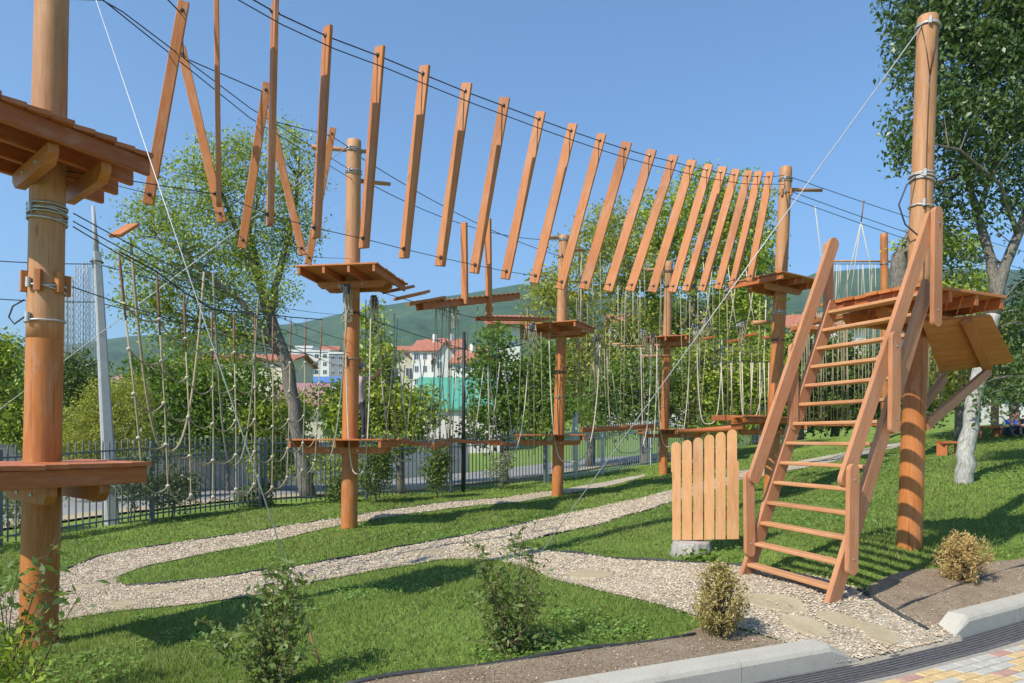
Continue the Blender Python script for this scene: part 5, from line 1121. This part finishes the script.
# ------------------------------------------------------------------ background
def off_line(pts, o):
    out = []
    for i, p in enumerate(pts):
        a = np.array(pts[max(i-1, 0)]); b = np.array(pts[min(i+1, len(pts)-1)]); t_ = (b-a)/np.hypot(*(b-a)); out.append((p[0]-t_[1]*o, p[1]+t_[0]*o))
    return out
FX = [(-13.5, -2)]+FW[:6]+[(4.5, 25.6), (10, 31)]
rd = np.array(off_line(FX, 2.6)+off_line(FX, 9.0)[::-1]); drape('road', smooth_pts([tuple(p) for p in rd], .5), M['asphalt'], .03, .5)
vg = np.array(off_line(FX, 1.7)+off_line(FX, 2.55)[::-1]); drape('road_kerb_strip', smooth_pts([tuple(p) for p in vg], .3), M['flag'], .05, .4)
def wall(pts, H, th, mat, label, cap=True):
    t = thing('boundary_wall', onground(*pts[0]), label, 'wall', 'boundary walls across the road'); mb = MB()
    for a, b in zip(pts[:-1], pts[1:]):
        A_, B2 = onground(*a), onground(*b); mb.bar(A_+Z*(H/2-.3), B2+Z*(H/2-.3), th, H+.6, c=.01)
    mb.build('wall', M[mat], t); mb = MB()
    for a, b in zip(pts[:-1], pts[1:]): A_, B2 = onground(*a), onground(*b); mb.bar(A_+Z*(H+.045), B2+Z*(H+.045), th+.08, .08)
    mb.build('coping', M['concrete'], t)
WL = off_line(FX, 9.4)
wall(WL[1:4], 1.35, .25, 'greywall', 'long grey boundary wall across the road at the left'); wall(WL[3:6], 1.5, .25, 'pinkwall', 'pale wall across the road between crossbar pole and middle pole'); wall([WL[5], WL[6], WL[7]], 1.5, .25, 'greywall', 'pale grey wall under the trees behind the sunlit-coloured fence')
# posts
def prismpole(name, label, p0, p1, w0, w1, mat, cat):
    t = thing(name, tuple(p0), label, cat); mb = MB(); rz = Matrix.Rotation(R(38), 3, 'Z')
    rings = [[p+rz @ Vector((sx*w/2, sy*w/2, 0)) for sx, sy in ((-.7, -1), (.7, -1), (1, -.7), (1, .7), (.7, 1), (-.7, 1), (-1, .7), (-1, -.7))] for p, w in ((p0-Z*.3, w0), (p1, w1))]
    mb.loft(rings, [0, (p1-p0).length], smooth=False); mb.build('shaft', M[mat], t); return t
d = 14; q0 = at(113, 527, d); q1 = at(97, 252, d)
t = prismpole('concrete_pole', 'leaning pale concrete power pole behind the fence at the left', q0, q1, .25, .13, 'conpole', 'power pole')
mb = MB(); mb.tube([q1-Z*.2, at(93, 206, d)], [.06, .03], 8); mb.build('top_rod', M['conpole'], t)
mb = MB(); mb.tube(ring_pts(at(97, 262, d), .11, 12), .012, 6); mb.bar(at(94, 258, d), at(94, 268, d), .04, .08); mb.build('steel_band', M['bolt'], t)
for y0, y1, lb in ((262, 285, 'dark utility wire passing the top of the concrete pole'), (300, 322, 'lower utility wire passing the concrete pole')):
    mb = MB(); mb.tube(sagline(at(-80, y0-8, 13), at(97, y0+2, 14), .05, 10)+sagline(at(97, y0+2, 14), at(345, y1+30, 34), .2, 14)[1:], .010, 5); tag(mb.build('utility_wire', M['cable']), lb, 'wire')
d = 20.2; mb = MB(); mb.tube([tb(463, 495, d), at(464, 332, d)], [.055, .045], 8); tag(mb.build('lamp_post', M['black']), 'slim black steel post behind the fence under the footbridge', 'post')
d = 23.4; mb = MB(); mb.tube([tb(576, 482, d), at(575, 412, d)], .085, 8); tag(mb.build('fence_post', M['white']), 'white post at the fence right of the middle pole', 'post')
# antenna towers
for i, (px, yt) in enumerate([(65, 281), (71, 276), (79, 266), (86, 262), (94, 266)]):
    d = 210+i*3; t = thing('lattice_mast', tuple(at(px, 360, d)), ['shortest grey lattice mast, leftmost behind the near pole', 'grey lattice mast, second from the left of the mast group', 'grey lattice mast in the middle of the mast group', 'tallest grey lattice mast of the group', 'grey lattice mast closest to the concrete pole'][i], 'lattice mast', 'lattice masts on the skyline'); w_ = (.45, .5, .8, .6, .75)[i]
    b = at(px, 368, d); b.z = gz(b.x, b.y); tp = at(px, yt, d); H = tp.z-b.z; cs = [Vector((sx*w_, sy*w_, 0)) for sx, sy in ((-1, -1), (1, -1), (1, 1), (-1, 1))]
    mb = MB()
    for c_ in cs: mb.tube([b+c_, b+c_+Z*H], .13, 4)
    mb.build('mast_legs', M['conpole'], t); mb = MB(); n = int(H/2.0)
    for k in range(n):
        for j in range(4): mb.tube([b+cs[j]+Z*(H*k/n), b+cs[(j+1) % 4]+Z*(H*(k+1)/n)], .075, 3, cap=False)
    mb.build('bracing', M['conpole'], t)
# houses
def house(name, label, px0, px1, yb, ye, d, dep, wallm, roofm, rise, rows=0, cols=0, yaw=0., gable='x', group='houses on the hillside', frame='white', over=.5, flat=False, chim=False, balc=False, cat='house', winf=(.5, .55)):
    c = at((px0+px1)/2, yb, d); g = gz(c.x, c.y); W_ = (px1-px0)/F*d; ez = EYE+(HY-ye)/F*d; z0 = min(g-1, EYE+(HY-yb)/F*d)
    ca, sa = math.cos(yaw), math.sin(yaw); X = Vector((ca, sa, 0)); Y = Vector((-sa, ca, 0)); o = Vector((c.x, c.y, 0)); t = thing(name, (c.x, c.y, z0), label, cat, group)
    P = lambda x, y, z: o+X*x+Y*y+Z*z
    mb = MB(); h = W_/2
    mb.loft([[P(-h, 0, z0), P(h, 0, z0), P(h, dep, z0), P(-h, dep, z0)], [P(-h, 0, ez), P(h, 0, ez), P(h, dep, ez), P(-h, dep, ez)]], [0, ez-z0], smooth=False)
    if not flat:
        if gable == 'x':
            for sx in (-h, h): mb.loft([[P(sx-.01, .02, ez), P(sx-.01, dep-.02, ez), P(sx-.01, dep/2, ez+rise-.15)], [P(sx+.01, .02, ez), P(sx+.01, dep-.02, ez), P(sx+.01, dep/2, ez+rise-.15)]], [0, .02], smooth=False)
        else:
            for sy in (0, dep): mb.loft([[P(-h+.02, sy-.01, ez), P(h-.02, sy-.01, ez), P(0, sy-.01, ez+rise-.15)], [P(-h+.02, sy+.01, ez), P(h-.02, sy+.01, ez), P(0, sy+.01, ez+rise-.15)]], [0, .02], smooth=False)
    mb.build('wall', M[wallm], t); mb = MB(); th = .18
    if flat: mb.loft([[P(-h-.2, -.2, ez), P(h+.2, -.2, ez), P(h+.2, dep+.2, ez), P(-h-.2, dep+.2, ez)], [P(-h-.2, -.2, ez+.5), P(h+.2, -.2, ez+.5), P(h+.2, dep+.2, ez+.5), P(-h-.2, dep+.2, ez+.5)]], [0, .5], smooth=False)
    elif gable == 'x':
        sl = rise/(dep/2)
        for s in (0, 1):
            ya, yb2 = (-over, dep/2) if s == 0 else (dep/2, dep+over); za, zb = (ez-sl*over, ez+rise) if s == 0 else (ez+rise, ez-sl*over)
            mb.loft([[P(-h-over, ya, za), P(h+over, ya, za), P(h+over, ya, za+th), P(-h-over, ya, za+th)], [P(-h-over, yb2, zb), P(h+over, yb2, zb), P(h+over, yb2, zb+th), P(-h-over, yb2, zb+th)]], [0, dep/2], smooth=False)
    else:
        sl = rise/h
        for s in (0, 1):
            xa, xb = (-h-over, 0) if s == 0 else (0, h+over); za, zb = (ez-sl*over, ez+rise) if s == 0 else (ez+rise, ez-sl*over)
            mb.loft([[P(xa, -over, za), P(xa, dep+over, za), P(xa, dep+over, za+th), P(xa, -over, za+th)], [P(xb, -over, zb), P(xb, dep+over, zb), P(xb, dep+over, zb+th), P(xb, -over, zb+th)]], [0, h], smooth=False)
    rf = mb.build('roof', M[roofm], t)
    if chim:
        m2 = MB(); cc = P(h*.4, dep*.4, ez+rise*.4); m2.bar(cc, cc+Z*(rise*.6+1.0), .7, .7); m2.build('chimney', M['white'], rf)
    if rows:
        zlo = max(z0, EYE+(HY-yb)/F*d); fh = (ez-zlo)/rows; cw = W_/cols
        for r in range(rows):
            for k in range(cols):
                x = -h+cw*(k+.5); z = zlo+fh*(r+.5); ww, wh = cw*winf[0], fh*winf[1]
                m2 = MB(); m2.loft([[P(x-ww/2, -.04, z-wh/2), P(x+ww/2, -.04, z-wh/2), P(x+ww/2, -.04, z+wh/2), P(x-ww/2, -.04, z+wh/2)], [P(x-ww/2, .05, z-wh/2), P(x+ww/2, .05, z-wh/2), P(x+ww/2, .05, z+wh/2), P(x-ww/2, .05, z+wh/2)]], [0, .1], smooth=False); wf = m2.build('window', M[frame], t)
                m2 = MB()
                for s in (-1, 1):
                    xc = x+s*ww*.235; hw_ = ww*.20; m2.quad(P(xc-hw_, -.055, z-wh*.43), P(xc+hw_, -.055, z-wh*.43), P(xc+hw_, -.055, z+wh*.43), P(xc-hw_, -.055, z+wh*.43))
                m2.build('pane', M['glass'], wf)
            if balc:
                m2 = MB(); zz_ = zlo+fh*r+.1; m2.bar(P(-h*.95, -.55, zz_), P(h*.2, -.55, zz_), 1.0, .16); m2.bar(P(-h*.95, -1.0, zz_+.55), P(h*.2, -1.0, zz_+.55), .08, .9); m2.build('balcony', M['white'], t)
    return t
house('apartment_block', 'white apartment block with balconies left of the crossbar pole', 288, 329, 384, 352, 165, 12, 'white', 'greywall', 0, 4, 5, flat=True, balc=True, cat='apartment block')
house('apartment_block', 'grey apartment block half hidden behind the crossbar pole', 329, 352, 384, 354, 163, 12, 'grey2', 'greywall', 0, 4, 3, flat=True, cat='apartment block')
house('stair_hut', 'small white roof hut on top of the apartment block', 296, 312, 353, 348, 166, 5, 'white', 'greywall', 0, flat=True, cat='roof hut')
house('shed', 'low blue roofed shed below the apartment block', 306, 341, 388, 382, 120, 6, 'greywall', 'roofb', 1.0, 0, 0, cat='shed')
house('gabled_house', 'cream house with pink roof low behind the rope net', 284, 322, 450, 404, 46, 9, 'cream', 'roofp', 1.5, 0, 0, yaw=.25, gable='x')
house('gabled_house', 'cream house with pink metal roof right of the concrete pole', 104, 146, 420, 383, 55, 9, 'cream', 'roofp', 1.8, 0, 0, yaw=-.3)
house('gabled_house', 'low house with brown tiled roof behind the elm', 205, 292, 400, 360, 75, 8, 'cream', 'rooft', .9, 0, 0)
house('mint_roofed_hall', 'hall with large mint green roof behind the black post', 418, 500, 440, 408, 56, 9, 'pinkwall', 'roofg', 2.6, 0, 0, yaw=.05, over=.3, cat='hall')
house('hillside_house', 'white house with red roof and small windows, left of the hillside group', 388, 416, 385, 362, 128, 9, 'cream', 'rooft', 2.0, 1, 2, yaw=.3, gable='y')
house('hillside_house', 'white three storey house with glazed bay in the hillside group', 412, 438, 388, 350, 124, 9, 'white', 'rooft', 2.2, 3, 3, yaw=-.15, chim=True)
house('hillside_house', 'grey gabled house with red roof in the middle of the hillside group', 434, 456, 386, 358, 120, 10, 'greywall', 'rooft', 2.6, 2, 2, yaw=.1, gable='y')
house('hillside_house', 'white house with red roof and chimneys above the mint green roof', 452, 474, 388, 362, 118, 9, 'white', 'rooft', 2.4, 2, 2, yaw=-.2, chim=True)
house('hillside_house', 'cream house with red roof highest in the hillside group', 424, 462, 360, 347, 140, 8, 'cream', 'rooft', 2.0, 1, 3, chim=True)
house('hillside_house', 'white house with red roof behind the tree, right end of the hillside group', 474, 492, 388, 366, 122, 8, 'white', 'rooft', 1.8, 2, 2)
house('tower_house', 'tall narrow white house with red roof left of the middle pole', 499, 520, 440, 322, 60, 7, 'white', 'rooft', 1.0, 0, 0, over=1.2, cat='house')
house('hillside_house', 'house with red roof seen between the tall pole and the left handrail', 788, 806, 352, 326, 62, 6, 'greywall', 'rooft', 1.3, 1, 1, yaw=-.3)
house('hillside_house', 'house with red roof behind the top treads of the ladder', 838, 868, 350, 326, 70, 6, 'greywall', 'rooft', 1.4, 0, 0, yaw=.2)
house('hillside_house', 'white house glimpsed through the trees below the hanging planks', 615, 648, 350, 322, 75, 6, 'white', 'rooft', 1.2, 2, 3)
house('hillside_house', 'white house glimpsed right of the farthest pole', 680, 702, 345, 325, 72, 6, 'white', 'rooft', 1.2, 1, 2)
# more small houses up the slope
rr = random.Random(21)
for i, (px, yb, d, lb) in enumerate([(360, 372, 190, 'tiny red roofed house on the slope just right of the crossbar pole'), (404, 352, 230, 'tiny red roofed house on the slope above the hillside group, left'), (446, 344, 240, 'tiny red roofed house on the slope above the hillside group, right'), (272, 362, 220, 'tiny pale house on the slope left of the apartment block'), (478, 352, 200, 'tiny pale house on the slope behind the black post'), (330, 352, 240, 'tiny roofed house on the slope above the grey apartment block')]):
    house('hillside_house', lb, px-8, px+8, yb+6, yb-2, d, 7, rr.choice(('white', 'cream')), 'rooft', 1.6, 1, 2, yaw=rr.uniform(-.3, .3))
# hills
SKP = np.array([-400, 0, 60, 130, 200, 300, 340, 380, 420, 470, 520, 545, 600, 700, 780, 815, 870, 930, 1024, 1500]); SKY_ = np.array([352, 346, 346, 336, 332, 323, 314, 306, 300, 293, 284, 286, 296, 300, 288, 273, 268, 268, 270, 290])
_g = RNG.random((64, 64))
def vnoise(x, y):
    xi, yi = np.floor(x).astype(int), np.floor(y).astype(int); fx_, fy_ = x-xi, y-yi; fx_ = fx_*fx_*(3-2*fx_); fy_ = fy_*fy_*(3-2*fy_); G_ = lambda a, b: _g[a % 64, b % 64]
    return (G_(xi, yi)*(1-fx_)+G_(xi+1, yi)*fx_)*(1-fy_)+(G_(xi, yi+1)*(1-fx_)+G_(xi+1, yi+1)*fx_)*fy_
def fbm(x, y, o=5): return sum(vnoise(x*2**i, y*2**i)*.5**i for i in range(o))/1.94
hx = np.linspace(-1.05, 1.05, 420); hs = np.linspace(0, 1.25, 150); HXk, HS = np.meshgrid(hx, hs)
D0, D1 = 430., 1500.; dd_ = D0+(D1-D0)*HS; X_ = HXk*dd_; Y_ = dd_
crest = (HY-np.interp(CX+F*HXk, SKP, SKY_))/F*D1
prof = np.where(HS < 1, sstep(-.18, 1.0, HS)-sstep(-.18, 1., np.array(0.)), 1-(HS-1)*1.1); prof = prof/(1-sstep(-.18, 1., np.array(0.)))
rdg = fbm(HXk*9+HS*.7, HS*2.6+3)-.5; fine = fbm(X_/70, Y_/70, 4)-.5
Hh = crest*prof+rdg*70*np.clip(HS*3, 0, 1)*np.clip((1.0-HS)*1.8, .06, 1)+fine*9*np.clip(HS*4, 0, 1); base_ = ground(X_.ravel(), Y_.ravel()).reshape(X_.shape); w_ = np.clip(HS*6, 0, 1); Hz = np.where(HS < 1e-6, base_-2, base_*(1-w_)+np.maximum(Hh+10, base_)*w_)
for _ in range(3):
    act = ((Hz-EYE)/Y_).max(0); tgt = (HY-np.interp(CX+F*hx, SKP, SKY_))/F; Hz = np.where(HS < 1e-6, Hz, EYE+(Hz-EYE)*(1+(tgt/act-1)[None, :]*np.clip(HS*3, 0, 1)))
me = bpy.data.meshes.new('hills'); ny_, nx_ = X_.shape; me.vertices.add(nx_*ny_); me.vertices.foreach_set('co', np.stack([X_, Y_, Hz], -1).astype(np.float32).ravel())
ii = (np.arange(ny_-1)[:, None]*nx_+np.arange(nx_-1)[None, :]).ravel(); q = np.stack([ii, ii+1, ii+1+nx_, ii+nx_], -1).astype(np.int32); me.loops.add(q.size); me.loops.foreach_set('vertex_index', q.ravel()); me.polygons.add(len(q)); me.polygons.foreach_set('loop_start', np.arange(0, q.size, 4, dtype=np.int32)); me.polygons.foreach_set('use_smooth', np.ones(len(q), bool))
M['forest'] = groundmat('forest_hill', [(.36, (.028, .062, .022)), (.5, (.050, .095, .032)), (.6, (.078, .125, .045)), (.7, (.16, .165, .09))], .006, .045, .9, 9)
me.materials.append(M['forest']); me.update(calc_edges=True); ob = bpy.data.objects.new('hills', me); COL.objects.link(ob); struct(ob)

# ------------------------------------------------------------------ people
SKIN = plain('skin', (.50, .27, .18), .6, var=.06); HAIR = plain('dark_hair', (.025, .018, .013), .6, var=.2); EYE_M = plain('dark_eye', (.02, .015, .012), .3, var=0)
def person(label, J, cloth, s=1.0, face=Vector((0, -1, 0)), helmet=None, group=None):
    names = list(J); rad = dict(pelvis=.125, belly=.115, chest=.13, neck=.05, head=.085, crown=.075)
    def rv(n):
        if n in rad: return rad[n]
        return {'sh': .055, 'el': .04, 'wr': .028, 'pa': .032, 'hip': .085, 'kn': .055, 'an': .04, 'toe': .035}[n[:-1]]
    ed = [('pelvis', 'belly'), ('belly', 'chest'), ('chest', 'neck'), ('neck', 'head'), ('head', 'crown')]
    for q in 'LR': ed += [('chest', 'sh'+q), ('sh'+q, 'el'+q), ('el'+q, 'wr'+q), ('wr'+q, 'pa'+q), ('pelvis', 'hip'+q), ('hip'+q, 'kn'+q), ('kn'+q, 'an'+q), ('an'+q, 'toe'+q)]
    me = bpy.data.meshes.new('tmp'); me.from_pydata([tuple(J[n]) for n in names], [(names.index(a), names.index(b)) for a, b in ed], []); ob = bpy.data.objects.new('tmp', me); COL.objects.link(ob)
    ob.modifiers.new('s', 'SKIN'); sk = me.skin_vertices[0].data
    for i, n in enumerate(names): r = rv(n)*s; sk[i].radius = (r, r); sk[i].use_root = n == 'pelvis'
    m2 = ob.modifiers.new('u', 'SUBSURF'); m2.levels = m2.render_levels = 2
    dg = bpy.context.evaluated_depsgraph_get(); ev = ob.evaluated_get(dg).to_mesh(); vs = [v.co.copy() for v in ev.vertices]; fs = [tuple(p.vertices) for p in ev.polygons]; ob.evaluated_get(dg).to_mesh_clear(); bpy.data.objects.remove(ob)
    mb = MB(); mb.v = vs; segs = []
    for a, b in ed: segs.append((J[a], J[b], 0 if b in ('neck', 'head', 'crown') or b[:2] in ('wr', 'pa') else (2 if b[:-1] in ('hip', 'kn', 'an') else (3 if b[:-1] == 'toe' else 1))))
    for f in fs:
        c = sum((vs[i] for i in f), Vector())/len(f); best = 9; mi = 1
        for a, b, m_ in segs:
            ab = b-a; u = max(0, min(1, (c-a).dot(ab)/max(1e-9, ab.length_squared))); dd2 = (c-(a+ab*u)).length
            if dd2 < best: best, mi = dd2, m_
        mb.f.append(f); mb.uv.append(tuple((0, 0) for _ in f)); mb.mi.append(mi); mb.sm.append(True)
    sd = face.cross(Z).normalized(); h = J['head']
    mb.tube([h+face*.075*s+Z*.015*s, h+face*.108*s-Z*.012*s], [.010*s, .016*s], 6, mi=0)
    for q in (-1, 1):
        mb.blob(h+face*.078*s+sd*q*.032*s+Z*.02*s, .011*s, 6, 4, 0, mi=4); mb.blob(h+sd*q*.086*s, (.014*s, .02*s, .03*s), 6, 4, 0, mi=0)
    mb.tube([h+face*.080*s-Z*.045*s-sd*.022*s, h+face*.086*s-Z*.047*s, h+face*.080*s-Z*.045*s+sd*.022*s], .006*s, 5, mi=4)
    for q in 'LR':
        w_, p = J['wr'+q], J['pa'+q]; dv = (p-w_).normalized(); a = dv.cross(face); a = a.normalized() if a.length > .1 else dv.orthogonal().normalized(); nb = a.cross(dv)
        for k in range(4):
            b = p+a*(k-1.5)*.019*s; L_ = (.062, .07, .066, .052)[k]*s; mb.tube([b-dv*.02*s, b+dv*L_*.5+nb*.012*s, b+dv*L_*.8+nb*.035*s, b+dv*L_*.75+nb*.055*s], [.009*s, .0085*s, .008*s, .006*s], 5, mi=0)
        b = w_.lerp(p, .5); mb.tube([b+a*.02*s, b+a*.05*s+dv*.02*s+nb*.015*s, b+a*.05*s+dv*.05*s+nb*.04*s], [.011*s, .009*s, .007*s], 5, mi=0)
    t = mb.build('person', [SKIN]+cloth+[EYE_M], origin=J['pelvis']); tag(t, label, 'person', group)
    c = h.lerp(J['crown'], .55)
    if helmet is None:
        m3 = MB(); m3.blob(c+Z*.012*s-face*.018*s, (.098*s, .098*s, .088*s), 10, 7, .05); m3.build('hair', HAIR, t)
    else:
        m3 = MB(); m3.blob(c+Z*.03*s, (.118*s, .125*s, .10*s), 14, 8, .0); m3.tube(ring_pts(c+Z*.005*s, .122*s, 16), .010*s, 6); hm = m3.build('helmet', helmet, t)
        m4 = MB(); m4.tube([c+sd*.11*s, h-Z*.07*s+face*.05*s+sd*.03*s, h-Z*.075*s+face*.055*s, h-Z*.07*s+face*.05*s-sd*.03*s, c-sd*.11*s], .006*s, 5); m4.build('chin_strap', M['black'], hm)
    return t
d = 13.75
def hp(px, py, dz=0): return at(px, py, d+dz)
cl = lambda n, c: plain(n, c, .85, var=.1, scale=12, spec=.15)
J = dict(pelvis=hp(359.4, 404), belly=hp(359.4, 396), chest=hp(358.9, 384), neck=hp(358.4, 376), head=hp(357.9, 369.5), crown=hp(357.4, 364),
         shR=hp(362.4, 379, -.06), elR=hp(371.8, 378.5, -.12), wrR=hp(376.8, 373.5, -.15), paR=hp(378.3, 370.5, -.15), shL=hp(353.4, 380, .08), elL=hp(348.4, 386, .1), wrL=hp(345.4, 378, -.0), paL=hp(344.9, 374, 0),
         hipR=hp(362.4, 406), knR=hp(364.4, 422, -.05), anR=hp(362.9, 436), toeR=hp(365.4, 438.3, -.12), hipL=hp(355.4, 406), knL=hp(354.4, 422), anL=hp(354.9, 436), toeL=hp(356.4, 438.3, -.12))
person('child in blue helmet and pale shirt gripping a rope, half behind the crossbar pole', J, [cl('pale_shirt', (.40, .33, .32)), cl('dark_trousers', (.05, .055, .07)), cl('grey_shoe', (.15, .15, .15))], .9, Vector((.8, -.6, 0)).normalized(), helmet=plain('blue_helmet', (.03, .22, .55), .35, var=.05))
def sitter(label, px, py, d, shirt, trousers, lean, shoes=(.08, .07, .07)):
    b = at(px, py, d); b.z = gz(b.x, b.y); V = lambda x, y, z: b+Vector((x, y, z))
    J = dict(pelvis=V(0, 0, .14), belly=V(0, -.03, .27), chest=V(lean*.3, -.07, .45), neck=V(lean*.45, -.12, .60), head=V(lean*.5, -.17, .70), crown=V(lean*.5, -.17, .80),
             shR=V(.17+lean*.3, -.07, .53), elR=V(.24, -.25, .34), wrR=V(.12, -.42, .42), paR=V(.07, -.46, .43), shL=V(-.17+lean*.3, -.07, .53), elL=V(-.25, -.22, .33), wrL=V(-.13, -.40, .41), paL=V(-.08, -.45, .42),
             hipR=V(.10, -.05, .13), knR=V(.17, -.42, .40), anR=V(.13, -.52, .07), toeR=V(.14, -.66, .04), hipL=V(-.10, -.05, .13), knL=V(-.17, -.40, .40), anL=V(-.12, -.52, .07), toeL=V(-.14, -.66, .04))
    person(label, J, [cl('shirt', shirt), cl('trousers', trousers), cl('shoe', shoes)], 1.0, Vector((lean, -1, -.25)).normalized(), group='people sitting on the slope at the right edge')
sitter('person in bright blue shirt sitting on the grass at the right edge', 1006, 431, 23.5, (.03, .12, .55), (.06, .06, .08), .2)
sitter('person in pale green shirt sitting on the grass, second from the left', 1015, 432, 23.8, (.32, .36, .22), (.12, .10, .09), -.1)
sitter('person in black clothes sitting on the grass, cut by the right edge', 1023, 432, 23.3, (.025, .025, .03), (.03, .03, .035), .1)
# things on the slope at the right
def bench(px, py, d, w_, label):
    b = at(px, py, d); b.z = gz(b.x, b.y); t = thing('low_bench', tuple(b), label, 'bench'); mb = MB(); mb.bar(b+Vector((-w_/2, 0, .34)), b+Vector((w_/2, 0, .34)), .3, .07); mb.build('seat', M['deck'], t)
    for s in (-1, 1): mb = MB(); mb.bar(b+Vector((s*w_*.38, 0, -.05)), b+Vector((s*w_*.38, 0, .31)), .10, .26); mb.build('leg', M['deck'], t)
bench(951, 436, 19.5, .62, 'low red timber bench left of the pale elm trunk'); bench(988, 426, 24, .9, 'low red timber bench between the pale elm trunk and the seated people')
b = at(1022, 420, 26.5); b.z = gz(b.x, b.y); t = thing('shelter', tuple(b), 'open timber shelter with red beam behind the seated people', 'shelter')
for x in (-1.0, .9): mb = MB(); mb.bar(b+Vector((x, 0, -.1)), b+Vector((x, 0, 1.25)), .22, .22); mb.build('pier', plain('brick_pier', (.45, .28, .20), .9, var=.25, scale=8), t)
mb = MB(); mb.bar(b+Vector((-1.3, 0, 1.36)), b+Vector((1.4, 0, 1.36)), .5, .2); mb.build('beam', M['deck'], t)
house('pale_hut', 'pale hut behind the trees at the right edge', 1010, 1060, 415, 388, 34, 4, 'white', 'rooft', .6, 0, 0, cat='hut', group=None)
# haze
hz = MB(); a = [(-2750, -320), (2750, -320), (2750, 3330), (-2750, 3330)]
hz.loft([[Vector((x, y, -8)) for x, y in a], [Vector((x, y, 520)) for x, y in a]], [0, 1], smooth=False)
m, nt, out = newmat('haze_air'); pv = N(nt, 'ShaderNodeVolumePrincipled'); pv.inputs['Color'].default_value = (.62, .85, 1, 1); pv.inputs['Density'].default_value = .0003; pv.inputs['Anisotropy'].default_value = .3
L(nt, pv.outputs[0], out.inputs['Volume']); ob = hz.build('haze', m, origin=(0, 0, -8)); ob['kind'] = 'stuff'; tag(ob, 'thin blue summer haze lying over the hills', 'haze', kind='stuff')
